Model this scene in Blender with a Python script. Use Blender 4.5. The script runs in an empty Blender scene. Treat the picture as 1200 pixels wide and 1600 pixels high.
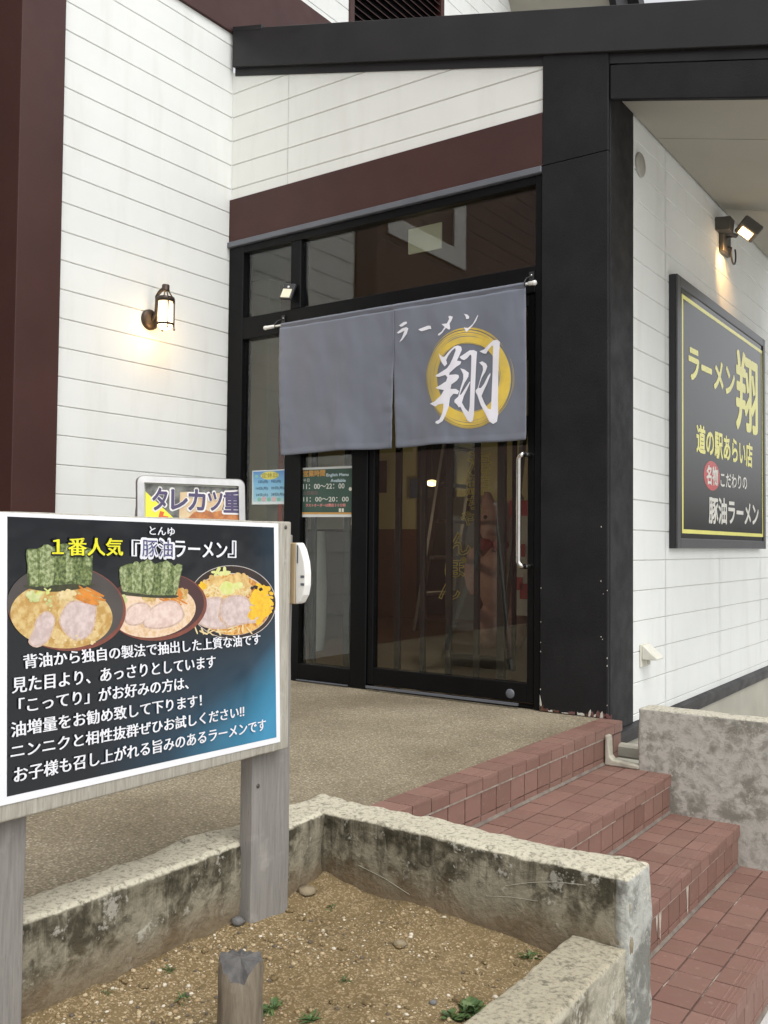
import bpy, bmesh, math, random
from mathutils import Vector, Matrix, noise as mnoise
random.seed(7)
SC = bpy.context.scene
COL = SC.collection
rad = math.radians

# ------------------------------------------------------------------ camera
CAM = Vector((4.0857, -4.1259, 0.7859))
CR = Vector((0.81791698, 0.57525492, 0.00967422))
CD = Vector((-0.01195763, 0.03380822, -0.9993568))
CF = Vector((-0.57521198, 0.81727522, 0.03453101))
FPX = 1460.46
cd = bpy.data.cameras.new('camera'); cam = bpy.data.objects.new('camera', cd); COL.objects.link(cam)
m = Matrix((CR, -CD, -CF)).transposed().to_4x4(); m.translation = CAM
cam.matrix_world = m
cd.sensor_fit = 'HORIZONTAL'; cd.sensor_width = 36; cd.lens = 36*FPX/1200
cd.clip_end = 500; cd.clip_start = 0.05
SC.camera = cam

# ------------------------------------------------------------------ light
SUN_EL, SUN_AZ = 61, 115           # azimuth measured from +Y towards +X
w = bpy.data.worlds.new("World"); SC.world = w; w.use_nodes = True
nt = w.node_tree; bg = nt.nodes['Background']
sky = nt.nodes.new('ShaderNodeTexSky'); sky.sky_type = 'NISHITA'; sky.sun_disc = False
sky.sun_elevation = rad(SUN_EL); sky.sun_rotation = rad(SUN_AZ)
sky.dust_density = 4.0; sky.air_density = 1.0; sky.ozone_density = 1.0
hs = nt.nodes.new('ShaderNodeHueSaturation'); hs.inputs['Saturation'].default_value = 0.10; hs.inputs['Value'].default_value = 2.3
nt.links.new(sky.outputs[0], hs.inputs['Color']); nt.links.new(hs.outputs[0], bg.inputs['Color'])
bg.inputs['Strength'].default_value = 0.15
sl = bpy.data.lights.new('sun', 'SUN'); sl.energy = .42; sl.angle = rad(40); sl.color = (1, .98, .945)
so = bpy.data.objects.new('sun', sl); COL.objects.link(so)
sd = Vector((math.sin(rad(SUN_AZ))*math.cos(rad(SUN_EL)), math.cos(rad(SUN_AZ))*math.cos(rad(SUN_EL)), math.sin(rad(SUN_EL))))
so.rotation_euler = sd.to_track_quat('Z', 'Y').to_euler()
SC.view_settings.view_transform = 'Standard'
SC.view_settings.look = 'None'
SC.view_settings.exposure = -0.34
SC.view_settings.gamma = 1
SC.cycles.max_bounces = 10

# ------------------------------------------------------------------ helpers
def U(ax, val, px, py):
    """point where the line of sight through a photo pixel meets the plane  axis = val"""
    v = CF + CR*((px-600)/FPX) + CD*((py-800)/FPX)
    t = (val-CAM[ax])/v[ax]
    return CAM + v*t

class MB:
    def __init__(s): s.v = []; s.f = []; s.m = []; s.sm = []
    def add(s, vs, fs, mat=0, smooth=False):
        o = len(s.v); s.v += [tuple(x) for x in vs]
        for f in fs: s.f.append([i+o for i in f]); s.m.append(mat); s.sm.append(smooth)
        return s
    def box(s, x0, y0, z0, x1, y1, z1, mat=0):
        if x0 > x1: x0, x1 = x1, x0
        if y0 > y1: y0, y1 = y1, y0
        if z0 > z1: z0, z1 = z1, z0
        return s.add([(x0,y0,z0),(x1,y0,z0),(x1,y1,z0),(x0,y1,z0),(x0,y0,z1),(x1,y0,z1),(x1,y1,z1),(x0,y1,z1)],
              [(0,3,2,1),(4,5,6,7),(0,1,5,4),(1,2,6,5),(2,3,7,6),(3,0,4,7)], mat)
    def obox(s, c, X, Y, Z, hx, hy, hz, mat=0):
        c = Vector(c); vs = []
        for k in (-1, 1):
            for a, b in ((-1,-1),(1,-1),(1,1),(-1,1)): vs.append(c + X*hx*a + Y*hy*b + Z*hz*k)
        return s.add(vs, [(0,3,2,1),(4,5,6,7),(0,1,5,4),(1,2,6,5),(2,3,7,6),(3,0,4,7)], mat)
    def poly(s, pts, mat=0): return s.add(pts, [list(range(len(pts)))], mat)
    def prism(s, pts, ext, mat=0):
        n = len(pts); ext = Vector(ext); a = [Vector(p) for p in pts]; b = [p+ext for p in a]
        fs = [list(range(n))[::-1], list(range(n, 2*n))] + [(i, (i+1) % n, n+(i+1) % n, n+i) for i in range(n)]
        return s.add(a+b, fs, mat)
    def tube(s, pts, r, n=8, mat=0, closed=False, cap=True):
        pts = [Vector(p) for p in pts]; N = len(pts); vs = []; prev = None
        for i, p in enumerate(pts):
            if closed: t = pts[(i+1) % N]-pts[i-1]
            else: t = pts[min(i+1, N-1)]-pts[max(i-1, 0)]
            t.normalize()
            if prev is None:
                a = Vector((0,0,1)) if abs(t.z) < .9 else Vector((1,0,0))
                u = t.cross(a).normalized()
            else:
                u = (prev - t*prev.dot(t)).normalized()
            prev = u; w_ = t.cross(u)
            rr = r[i] if isinstance(r, (list, tuple)) else r
            for k in range(n):
                an = 2*math.pi*k/n; vs.append(p+u*rr*math.cos(an)+w_*rr*math.sin(an))
        fs = []
        for i in range(N if closed else N-1):
            j = (i+1) % N
            for k in range(n): fs.append((i*n+k, i*n+(k+1) % n, j*n+(k+1) % n, j*n+k))
        s.add(vs, fs, mat, True)
        if cap and not closed:
            s.add(vs[:n], [list(range(n))[::-1]], mat); s.add(vs[-n:], [list(range(n))], mat)
        return s
    def lathe(s, c, prof, n=20, mat=0, axis=None, smooth=True):
        """prof = [(radius, height)] round an axis through c"""
        c = Vector(c); A = Vector(axis or (0,0,1)).normalized()
        a = Vector((0,0,1)) if abs(A.z) < .9 else Vector((1,0,0))
        X = A.cross(a).normalized(); Y = A.cross(X); vs = []
        for r, h in prof:
            for k in range(n):
                an = 2*math.pi*k/n; vs.append(c+A*h+X*r*math.cos(an)+Y*r*math.sin(an))
        fs = [(i*n+k, i*n+(k+1) % n, (i+1)*n+(k+1) % n, (i+1)*n+k) for i in range(len(prof)-1) for k in range(n)]
        return s.add(vs, fs, mat, smooth)
    def build(s, name, mats, parent=None, bevel=0, seg=1, recalc=True, tint=None):
        me = bpy.data.meshes.new(name); me.from_pydata(s.v, [], s.f)
        if not isinstance(mats, (list, tuple)): mats = [mats]
        for mm in mats: me.materials.append(mm)
        me.polygons.foreach_set('material_index', s.m); me.polygons.foreach_set('use_smooth', s.sm)
        if tint:
            at = me.color_attributes.new('tint', 'FLOAT_COLOR', 'CORNER'); k = 0
            for p, t in zip(me.polygons, tint):
                for li in p.loop_indices: at.data[li].color = (t, t, t, 1)
        if recalc:
            bm = bmesh.new(); bm.from_mesh(me); bmesh.ops.recalc_face_normals(bm, faces=bm.faces); bm.to_mesh(me); bm.free()
        me.update()
        return link(name, me, parent, bevel, seg)

def link(name, me, parent=None, bevel=0, seg=1):
    o = bpy.data.objects.new(name, me); COL.objects.link(o)
    if parent is not None: attach(o, parent)
    if bevel:
        b = o.modifiers.new('bevel', 'BEVEL'); b.width = bevel; b.segments = seg; b.limit_method = 'ANGLE'; b.angle_limit = rad(40)
    return o
def worldpos(o):
    p = Vector(o.location)
    return p if o.type == 'EMPTY' else Vector((0,0,0))
def attach(o, parent):
    o.parent = parent
    if parent.type == 'EMPTY': o.matrix_parent_inverse = Matrix.Translation(-Vector(parent.location))
def tag(o, label, cat, group=None):
    o['label'] = label; o['category'] = cat
    if group: o['group'] = group
    return o
def thing(name, label, cat, loc, group=None):
    o = bpy.data.objects.new(name, None); COL.objects.link(o); o.location = loc; o.empty_display_size = .1
    return tag(o, label, cat, group)
def struct(o, kind='structure'): o['kind'] = kind; return o

# ------------------------------------------------------------------ materials
def newmat(name):
    mt = bpy.data.materials.new(name); mt.use_nodes = True
    return mt, mt.node_tree.nodes, mt.node_tree.links, mt.node_tree.nodes['Principled BSDF']
def N(ns, t, **kw):
    n = ns.new(t)
    for k, v in kw.items():
        if k in n.inputs.keys(): n.inputs[k].default_value = v
        else: setattr(n, k, v)
    return n
def ramp(ns, stops):
    r = ns.new('ShaderNodeValToRGB'); e = r.color_ramp.elements
    while len(e) < len(stops): e.new(.5)
    for i, (p, c) in enumerate(stops):
        e[i].position = p
        if not isinstance(c, (tuple, list)): c = (c, c, c)
        e[i].color = (*c[:3], 1)
    return r
def mixc(ns, ls, fac, a, b, blend='MIX'):
    n = ns.new('ShaderNodeMix'); n.data_type = 'RGBA'; n.blend_type = blend
    for sock, v in ((n.inputs[0], fac), (n.inputs[6], a), (n.inputs[7], b)):
        if hasattr(v, 'is_linked') or hasattr(v, 'links'): ls.new(v, sock)
        elif isinstance(v, (int, float)): sock.default_value = v if sock.type == 'VALUE' else (v, v, v, 1)
        else: sock.default_value = (*v[:3], 1)
    return n.outputs[2]
def objco(ns, ls, scale=(1,1,1)):
    tc = ns.new('ShaderNodeTexCoord'); mp = ns.new('ShaderNodeMapping'); mp.inputs['Scale'].default_value = scale
    ls.new(tc.outputs['Object'], mp.inputs['Vector']); return mp.outputs[0]
def nz(ns, ls, co, scale, detail=6, rough=.55, dist=0):
    n = N(ns, 'ShaderNodeTexNoise', Scale=scale, Detail=detail, Roughness=rough, Distortion=dist)
    ls.new(co, n.inputs['Vector']); return n.outputs[0]
def bumpn(ns, ls, bsdf, h, strength, dist=.01):
    b = N(ns, 'ShaderNodeBump', Strength=strength, Distance=dist); ls.new(h, b.inputs['Height']); ls.new(b.outputs[0], bsdf.inputs['Normal']); return b
def M(name, c1, c2=None, scale=8, rough=.6, bump=0, bscale=150, metal=0, spec=.5, stretch=(1,1,1), lo=.35, hi=.65, bdist=.004, rvar=0):
    mt, ns, ls, b = newmat(name)
    co = objco(ns, ls, stretch)
    if c2 is None: c2 = tuple(x*.86 for x in c1)
    r = ramp(ns, [(lo, c1), (hi, c2)]); ls.new(nz(ns, ls, co, scale), r.inputs[0]); ls.new(r.outputs[0], b.inputs['Base Color'])
    b.inputs['Roughness'].default_value = rough; b.inputs['Metallic'].default_value = metal; b.inputs['Specular IOR Level'].default_value = spec
    if rvar:
        rr = ramp(ns, [(.3, max(0, rough-rvar)), (.7, min(1, rough+rvar))]); ls.new(nz(ns, ls, co, scale*2.3), rr.inputs[0]); ls.new(rr.outputs[0], b.inputs['Roughness'])
    if bump: bumpn(ns, ls, b, nz(ns, ls, co, bscale, 4), bump, bdist)
    return mt
def flat(name, c, rough=.5, spec=.4):
    return M(name, c, tuple(x*.93 for x in c), 6, rough, 0, spec=spec)
def emit(name, c, s, base=(.8,.8,.8)):
    mt, ns, ls, b = newmat(name); b.inputs['Base Color'].default_value = (*base, 1)
    b.inputs['Emission Color'].default_value = (*c, 1); b.inputs['Emission Strength'].default_value = s; return mt
def glassmat(name, tint=(.86,.88,.86), f0=.055, rough=0.0):
    mt, ns, ls, b = newmat(name); ns.remove(b); out = ns['Material Output']
    tr = N(ns, 'ShaderNodeBsdfTransparent'); tr.inputs[0].default_value = (*tint, 1)
    gl = N(ns, 'ShaderNodeBsdfGlossy', Roughness=rough); gl.inputs[0].default_value = (1,1,1,1)
    lw = N(ns, 'ShaderNodeLayerWeight', Blend=.5)
    p = N(ns, 'ShaderNodeMath', operation='POWER'); p.inputs[1].default_value = 5; ls.new(lw.outputs['Facing'], p.inputs[0])
    ma = N(ns, 'ShaderNodeMath', operation='MULTIPLY_ADD'); ma.inputs[1].default_value = 1-f0; ma.inputs[2].default_value = f0; ls.new(p.outputs[0], ma.inputs[0])
    mx = ns.new('ShaderNodeMixShader'); ls.new(ma.outputs[0], mx.inputs[0]); ls.new(tr.outputs[0], mx.inputs[1]); ls.new(gl.outputs[0], mx.inputs[2])
    ls.new(mx.outputs[0], out.inputs[0]); return mt

def siding_mat(name, c=(.785,.80,.772)):
    mt, ns, ls, b = newmat(name); co = objco(ns, ls)
    st = objco(ns, ls, (3, 3, .5))
    base = mixc(ns, ls, ramp_out(ns, ls, nz(ns, ls, co, 1.7, 5), .40, .75), c, tuple(x*.93 for x in c))
    dirt = ramp_out(ns, ls, nz(ns, ls, st, 2.2, 6, .6), .52, .80, .0, .30)
    col = mixc(ns, ls, dirt, base, (.56,.54,.47))
    ls.new(col, b.inputs['Base Color']); b.inputs['Roughness'].default_value = .62; b.inputs['Specular IOR Level'].default_value = .25
    h = nz(ns, ls, objco(ns, ls, (1,1,1)), 420, 3, .6)
    bumpn(ns, ls, b, h, .4, .003); return mt
def ramp_out(ns, ls, sock, lo, hi, a=0., b=1.):
    r = ns.new('ShaderNodeMapRange'); r.inputs[1].default_value = lo; r.inputs[2].default_value = hi; r.inputs[3].default_value = a; r.inputs[4].default_value = b
    ls.new(sock, r.inputs[0]); return r.outputs[0]

SIDING = siding_mat('siding_white')
SIDING2 = siding_mat('siding_cream', (.755,.76,.715))
GROOVE = flat('siding_groove', (.48,.475,.45), .8)
BROWN = M('brown_paint', (.060,.025,.021), (.050,.021,.018), 3, .5, .12, 90, rvar=.08, spec=.3)
BROWN2 = M('brown_wall', (.12,.06,.045), (.10,.05,.04), 2, .6)
BLACK = M('black_paint', (.017,.017,.018), (.0115,.0115,.0125), 4, .55, .3, 160, rvar=.1, spec=.18)
FASCIA = M('fascia_metal', (.026,.025,.026), (.020,.020,.021), 3, .46, .06, 60, rvar=.08, spec=.25)
ALU = M('black_aluminium', (.0045,.0048,.0054), (.0035,.0035,.004), 5, .40, .03, 120, spec=.17, rvar=.06)
DRIP = M('grey_metal', (.13,.138,.155), (.11,.118,.135), 6, .42)
STEEL = M('brushed_steel', (.62,.61,.57), (.55,.54,.5), 20, .24, metal=1)
SILVER = M('silver_aluminium', (.50,.50,.49), (.44,.44,.43), 20, .38, metal=.85)
GLASS = glassmat('window_glass')
SOFFIT = M('soffit_board', (.385,.365,.305), (.355,.335,.275), 1.5, .75, .1, 120)
WHITEPL = M('white_plastic', (.78,.77,.73), (.72,.71,.67), 5, .42)
DARKPL = M('dark_plastic', (.03,.03,.032), None, 5, .45)

def aggregate_mat():
    mt, ns, ls, b = newmat('washed_aggregate'); co = objco(ns, ls)
    wob = nz(ns, ls, co, 30, 3)
    v = N(ns, 'ShaderNodeTexVoronoi', Scale=135.0, Randomness=1.0); ls.new(co, v.inputs['Vector'])
    v2 = N(ns, 'ShaderNodeTexVoronoi', Scale=190.0, Randomness=1.0); ls.new(co, v2.inputs['Vector'])
    sp = N(ns, 'ShaderNodeSeparateColor'); ls.new(v.outputs['Color'], sp.inputs[0])
    r = ramp(ns, [(0, (.195,.162,.108)), (.3, (.335,.287,.197)), (.6, (.42,.368,.262)), (.85, (.27,.229,.157)), (1, (.55,.51,.40))]); ls.new(sp.outputs[0], r.inputs[0])
    edge = ramp_out(ns, ls, v.outputs['Distance'], .30, .75)
    c = mixc(ns, ls, edge, r.outputs[0], (.23,.195,.135))
    sp2 = N(ns, 'ShaderNodeSeparateColor'); ls.new(v2.outputs['Color'], sp2.inputs[0])
    c = mixc(ns, ls, ramp_out(ns, ls, sp2.outputs[1], .8, .95, 0, .55), c, (.14,.115,.085))
    big = ramp_out(ns, ls, nz(ns, ls, co, 1.1, 6, .6), .38, .66)
    c = mixc(ns, ls, big, c, (.62,.60,.57), 'MULTIPLY')
    ls.new(c, b.inputs['Base Color']); b.inputs['Roughness'].default_value = .85; b.inputs['Specular IOR Level'].default_value = .25
    bumpn(ns, ls, b, v.outputs['Distance'], .5, .004); return mt
AGG = aggregate_mat()

def moss_mat(name, base=(.27,.245,.18), stain=(.042,.036,.022), top=(.50,.465,.36), mud=True, amount=.5, zmud=(-.13,.0), streak=0, bstr=.75):
    mt, ns, ls, b = newmat(name); co = objco(ns, ls)
    n1 = nz(ns, ls, co, 5.5, 8, .62, .6); n2 = nz(ns, ls, co, 26, 6, .65, .4); n3 = nz(ns, ls, co, 90, 4, .6)
    c = mixc(ns, ls, ramp_out(ns, ls, n2, .42, .62), base, tuple(x*.70 for x in base))
    dark = N(ns, 'ShaderNodeMath', operation='MULTIPLY_ADD'); ls.new(n2, dark.inputs[0]); dark.inputs[1].default_value = .55; ls.new(n1, dark.inputs[2])
    dm = ramp_out(ns, ls, dark.outputs[0], .83-.18*amount, .98-.18*amount, 0, .88)
    c = mixc(ns, ls, dm, c, stain)
    if streak:
        st = nz(ns, ls, objco(ns, ls, (26, 26, 2.2)), 1.6, 6, .65, .3)
        tz = ns.new('ShaderNodeTexCoord'); sz = ns.new('ShaderNodeSeparateXYZ'); ls.new(tz.outputs['Object'], sz.inputs[0])
        zz = N(ns, 'ShaderNodeMath', operation='MULTIPLY_ADD'); ls.new(st, zz.inputs[0]); zz.inputs[1].default_value = .30; ls.new(sz.outputs['Z'], zz.inputs[2])
        c = mixc(ns, ls, ramp_out(ns, ls, zz.outputs[0], streak+.11, streak+.19, 0, .8), c, tuple(x*.8 for x in stain))
        c = mixc(ns, ls, ramp_out(ns, ls, nz(ns, ls, objco(ns, ls, (40, 40, 3)), 1.4, 5, .6), .60, .72, 0, .38), c, (.42,.40,.32))
    # pale scuffs and spots
    sp = N(ns, 'ShaderNodeMath', operation='MULTIPLY_ADD'); ls.new(n3, sp.inputs[0]); sp.inputs[1].default_value = .5; ls.new(nz(ns, ls, co, 13, 5, .6), sp.inputs[2])
    c = mixc(ns, ls, ramp_out(ns, ls, sp.outputs[0], .86, .93, 0, .6), c, (.50,.48,.41))
    tc = ns.new('ShaderNodeTexCoord'); sx = ns.new('ShaderNodeSeparateXYZ'); ls.new(tc.outputs['Object'], sx.inputs[0])
    if mud:
        mz = N(ns, 'ShaderNodeMath', operation='MULTIPLY_ADD'); ls.new(n1, mz.inputs[0]); mz.inputs[1].default_value = -.16; ls.new(sx.outputs['Z'], mz.inputs[2])
        mm = ramp_out(ns, ls, mz.outputs[0], zmud[0]-.03, zmud[1]-.09, .82, 0)
        c = mixc(ns, ls, mm, c, (.17,.125,.075))
    g = ns.new('ShaderNodeNewGeometry'); sn = ns.new('ShaderNodeSeparateXYZ'); ls.new(g.outputs['Normal'], sn.inputs[0])
    ta = N(ns, 'ShaderNodeMath', operation='MULTIPLY_ADD'); ls.new(n2, ta.inputs[0]); ta.inputs[1].default_value = .8; ls.new(sn.outputs['Z'], ta.inputs[2])
    tm = ramp_out(ns, ls, ta.outputs[0], .78, 1.05)
    topc = mixc(ns, ls, ramp_out(ns, ls, n3, .50, .66), top, tuple(x*.55 for x in top))
    topc = mixc(ns, ls, ramp_out(ns, ls, nz(ns, ls, co, 38, 6, .7), .55, .66, 0, .85), topc, (.13,.12,.085))
    c = mixc(ns, ls, tm, c, topc)
    ls.new(c, b.inputs['Base Color']); b.inputs['Roughness'].default_value = .9; b.inputs['Specular IOR Level'].default_value = .2
    hsum = N(ns, 'ShaderNodeMath', operation='MULTIPLY_ADD'); ls.new(n3, hsum.inputs[0]); hsum.inputs[1].default_value = .5; ls.new(n2, hsum.inputs[2])
    bumpn(ns, ls, b, hsum.outputs[0], bstr, .008); return mt
MOSS = moss_mat('mossy_concrete', amount=.55, streak=.055)
LOWW = moss_mat('low_wall_concrete', (.36,.335,.26), (.115,.10,.07), (.36,.325,.24), mud=True, amount=.30, zmud=(-.5,-.25))
CONC = moss_mat('grey_concrete', (.45,.435,.385), (.20,.19,.16), (.52,.49,.40), mud=False, amount=.36, bstr=.35)
FOUND = M('foundation_mortar', (.44,.42,.35), (.36,.345,.285), 2.5, .85, .3, 60)
MORTAR = M('pale_mortar', (.46,.43,.35), (.27,.25,.20), 14, .9, .5, 60)

def tile_mat():
    mt, ns, ls, b = newmat('red_tile'); co = objco(ns, ls)
    at = N(ns, 'ShaderNodeAttribute', attribute_name='tint')
    c = mixc(ns, ls, at.outputs['Fac'], (.180,.096,.075), (.232,.130,.103))
    c = mixc(ns, ls, ramp_out(ns, ls, nz(ns, ls, co, 9, 6, .65), .45, .75, 0, .45), c, (.17,.115,.085))
    c = mixc(ns, ls, ramp_out(ns, ls, nz(ns, ls, co, 45, 5, .65), .60, .75, 0, .4), c, (.42,.30,.26))
    ls.new(c, b.inputs['Base Color'])
    rr = ramp_out(ns, ls, nz(ns, ls, co, 14, 5), .3, .7, .48, .72); ls.new(rr, b.inputs['Roughness']); b.inputs['Specular IOR Level'].default_value = .35
    bumpn(ns, ls, b, nz(ns, ls, co, 120, 4), .15, .002); return mt
TILE = tile_mat()
def grout_mat():
    mt, ns, ls, b = newmat('grout'); co = objco(ns, ls)
    c = mixc(ns, ls, ramp_out(ns, ls, nz(ns, ls, co, 6, 5, .6), .52, .62), (.10,.062,.05), (.46,.40,.34))
    ls.new(c, b.inputs['Base Color']); b.inputs['Roughness'].default_value = .9; return mt
GROUT = grout_mat()
LIME = M('lime_bloom', (.52,.47,.40), (.30,.25,.21), 25, .9); BED = M('mortar_bed', (.19,.16,.13), (.12,.095,.08), 20, .9)

def soil_mat():
    mt, ns, ls, b = newmat('bare_soil'); co = objco(ns, ls)
    v = N(ns, 'ShaderNodeTexVoronoi', Scale=260.0); ls.new(co, v.inputs['Vector'])
    c = mixc(ns, ls, ramp_out(ns, ls, nz(ns, ls, co, 4, 8, .65), .30, .70), (.165,.118,.056), (.225,.168,.088))
    c = mixc(ns, ls, ramp_out(ns, ls, nz(ns, ls, co, 32, 9, .75), .42, .80, 0, .85), c, (.085,.055,.028))
    sp = N(ns, 'ShaderNodeSeparateColor'); ls.new(v.outputs['Color'], sp.inputs[0])
    c = mixc(ns, ls, ramp_out(ns, ls, sp.outputs[0], .70, .8, 0, .55), c, (.40,.31,.19))
    ls.new(c, b.inputs['Base Color']); b.inputs['Roughness'].default_value = .95; b.inputs['Specular IOR Level'].default_value = .15
    h = N(ns, 'ShaderNodeMath', operation='MULTIPLY_ADD'); ls.new(nz(ns, ls, co, 55, 6, .7), h.inputs[0]); h.inputs[1].default_value = 1.2; ls.new(v.outputs['Distance'], h.inputs[2])
    bumpn(ns, ls, b, h.outputs[0], .45, .006); return mt
SOIL = soil_mat()
def wood_mat(name, c1=(.34,.325,.29), c2=(.215,.20,.175), stretch=(14,1.2,14), dark=(.10,.085,.07)):
    mt, ns, ls, b = newmat(name); co = objco(ns, ls, stretch)
    n1 = nz(ns, ls, co, 9, 8, .65, .3)
    c = mixc(ns, ls, ramp_out(ns, ls, n1, .35, .68), c1, c2)
    c = mixc(ns, ls, ramp_out(ns, ls, nz(ns, ls, co, 30, 5, .6), .60, .75, 0, .6), c, dark)
    c = mixc(ns, ls, ramp_out(ns, ls, nz(ns, ls, objco(ns, ls), 12, 5, .6), .60, .72, 0, .6), c, tuple(x*1.35 for x in c1))
    ls.new(c, b.inputs['Base Color']); b.inputs['Roughness'].default_value = .85; b.inputs['Specular IOR Level'].default_value = .2
    bumpn(ns, ls, b, n1, .4, .004); return mt
WOODV = wood_mat('weathered_post', (.27,.255,.235), (.20,.19,.175), (16,16,1.0))
WOODH = wood_mat('weathered_board', (.43,.41,.355), (.29,.27,.225), (16,16,1.3))
PLY = M('plywood_edge', (.55,.42,.26), (.47,.35,.2), 14, .8, stretch=(8,8,1))
STUMPM = wood_mat('old_stump', (.235,.20,.15), (.13,.108,.08), (10,10,1.4), (.05,.04,.03))
STUMPT = wood_mat('stump_top', (.12,.115,.11), (.07,.067,.065), (5,5,5), (.06,.05,.045))

def cloth_mat():
    mt, ns, ls, b = newmat('noren_cloth'); co = objco(ns, ls)
    c = mixc(ns, ls, ramp_out(ns, ls, nz(ns, ls, co, 2.2, 4), .35, .7), (.165,.178,.215), (.143,.156,.193))
    ls.new(c, b.inputs['Base Color']); b.inputs['Roughness'].default_value = .62; b.inputs['Specular IOR Level'].default_value = .3
    b.inputs['Sheen Weight'].default_value = .15
    wv = nz(ns, ls, co, 900, 2); b1 = bumpn(ns, ls, b, wv, .1, .001)
    b2 = N(ns, 'ShaderNodeBump', Strength=.5, Distance=.02); ls.new(nz(ns, ls, objco(ns, ls, (3.2, 1, 1.5)), 1.9, 1.5, .4, .6), b2.inputs['Height']); ls.new(b2.outputs[0], b1.inputs['Normal']); return mt
CLOTH = cloth_mat()
PRINT = flat('white_print', (.80,.79,.84), .6)
def gold_mat():
    mt, ns, ls, b = newmat('gold_print'); co = objco(ns, ls)
    tc = ns.new('ShaderNodeTexCoord'); sx = ns.new('ShaderNodeSeparateXYZ'); ls.new(tc.outputs['Object'], sx.inputs[0])
    f = ramp_out(ns, ls, sx.outputs['X'], 1.43, 1.64)
    c = mixc(ns, ls, f, (.215,.185,.115), (.70,.50,.075))
    c = mixc(ns, ls, ramp_out(ns, ls, nz(ns, ls, objco(ns, ls, (1,1,1)), 14, 6, .6), .42, .75, 0, .6), c, (.42,.33,.12))
    ls.new(c, b.inputs['Base Color']); b.inputs['Roughness'].default_value = .6; return mt
GOLD = gold_mat()
# ------------------------------------------------------------------ flat printed shapes and lettering
def textmesh(s, bold=.0):
    cu = bpy.data.curves.new('t', 'FONT'); cu.body = s; cu.size = 1; cu.offset = bold; cu.resolution_u = 3
    o = bpy.data.objects.new('t', cu); COL.objects.link(o)
    dg = bpy.context.evaluated_depsgraph_get(); me = bpy.data.meshes.new_from_object(o.evaluated_get(dg))
    vs = [v.co.copy() for v in me.vertices]; fs = [list(p.vertices) for p in me.polygons]
    bpy.data.objects.remove(o); bpy.data.curves.remove(cu); bpy.data.meshes.remove(me)
    return vs, fs
def text_to(mb, s, BL, BR, TL, mat=0, bold=.0, off=None, mincho=1.0):
    vs, fs = textmesh(s, 0)
    if not vs: return
    x0 = min(v.x for v in vs); x1 = max(v.x for v in vs); y0 = min(v.y for v in vs); y1 = max(v.y for v in vs)
    BL, BR, TL = Vector(BL), Vector(BR), Vector(TL)
    off = Vector(off or (0,0,0))
    nn = (BR-BL).cross(TL-BL).normalized()
    if nn.dot(CAM-BL) < 0: nn = -nn
    em = (TL-BL)/(y1-y0); ex = (BR-BL)/(x1-x0)       # one em in plane units
    strikes = [(0,0)]
    if bold > .004:
        k = bold
        kv = k*mincho
        strikes = [(0,0)]+[(k*math.cos(a*math.pi/4), kv*math.sin(a*math.pi/4)) for a in range(8)]
        if bold > .045: strikes += [(k*.5*math.cos(a*math.pi/3), kv*.5*math.sin(a*math.pi/3)) for a in range(6)]
    for j, (dx, dy) in enumerate(strikes):
        sh = ex*dx+em*dy+nn*(.00002*j)+off
        mb.add([BL+(BR-BL)*((v.x-x0)/(x1-x0))+(TL-BL)*((v.y-y0)/(y1-y0))+sh for v in vs], fs, mat)
def ell(cx, cy, rx, ry, n=40, rot=0, j=0, rng=None):
    o = []
    for i in range(n):
        a = 2*math.pi*i/n; k = 1+(rng.uniform(-j, j) if j else 0)
        x, y = rx*k*math.cos(a), ry*k*math.sin(a)
        o.append((cx+x*math.cos(rot)-y*math.sin(rot), cy+x*math.sin(rot)+y*math.cos(rot)))
    return o
def clip_x(pts, xmin=None, xmax=None):
    o = []
    for x, y in pts:
        if xmin is not None: x = max(x, xmin)
        if xmax is not None: x = min(x, xmax)
        o.append((x, y))
    return o

# ================================================================== GROUND
mb = MB(); mb.poly([(-60,-90,-.64),(90,-90,-.64),(90,90,-.64),(-60,90,-.64)])
struct(mb.build('ground', M('pale_asphalt', (.50,.49,.47), (.44,.43,.415), 9, .9, .5, 160)))
# washed-aggregate terrace in front of the door (surface gently uneven)
mb = MB(); nx, ny = 60, 90
X0, X1, Y0, Y1 = -.25, 2.418, -6.0, .12
for j in range(ny+1):
    for i in range(nx+1):
        x = X0+(X1-X0)*i/nx; y = Y0+(Y1-Y0)*j/ny
        mb.v.append((x, y, .004*mnoise.noise((x*1.3, y*1.3, 1.7))-.003))
for j in range(ny):
    for i in range(nx):
        a = j*(nx+1)+i; mb.f.append([a, a+1, a+nx+2, a+nx+1]); mb.m.append(0); mb.sm.append(True)
mb.box(X0, Y0, -.66, X1, Y1, -.02)
struct(mb.build('pavement', AGG))

# ================================================================== BUILDING
W = 2.4507
B = thing('restaurant_building', 'white sided restaurant with brown trim, black corner post and black framed glass entrance', 'building', (1.2, 0, 0))

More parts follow.
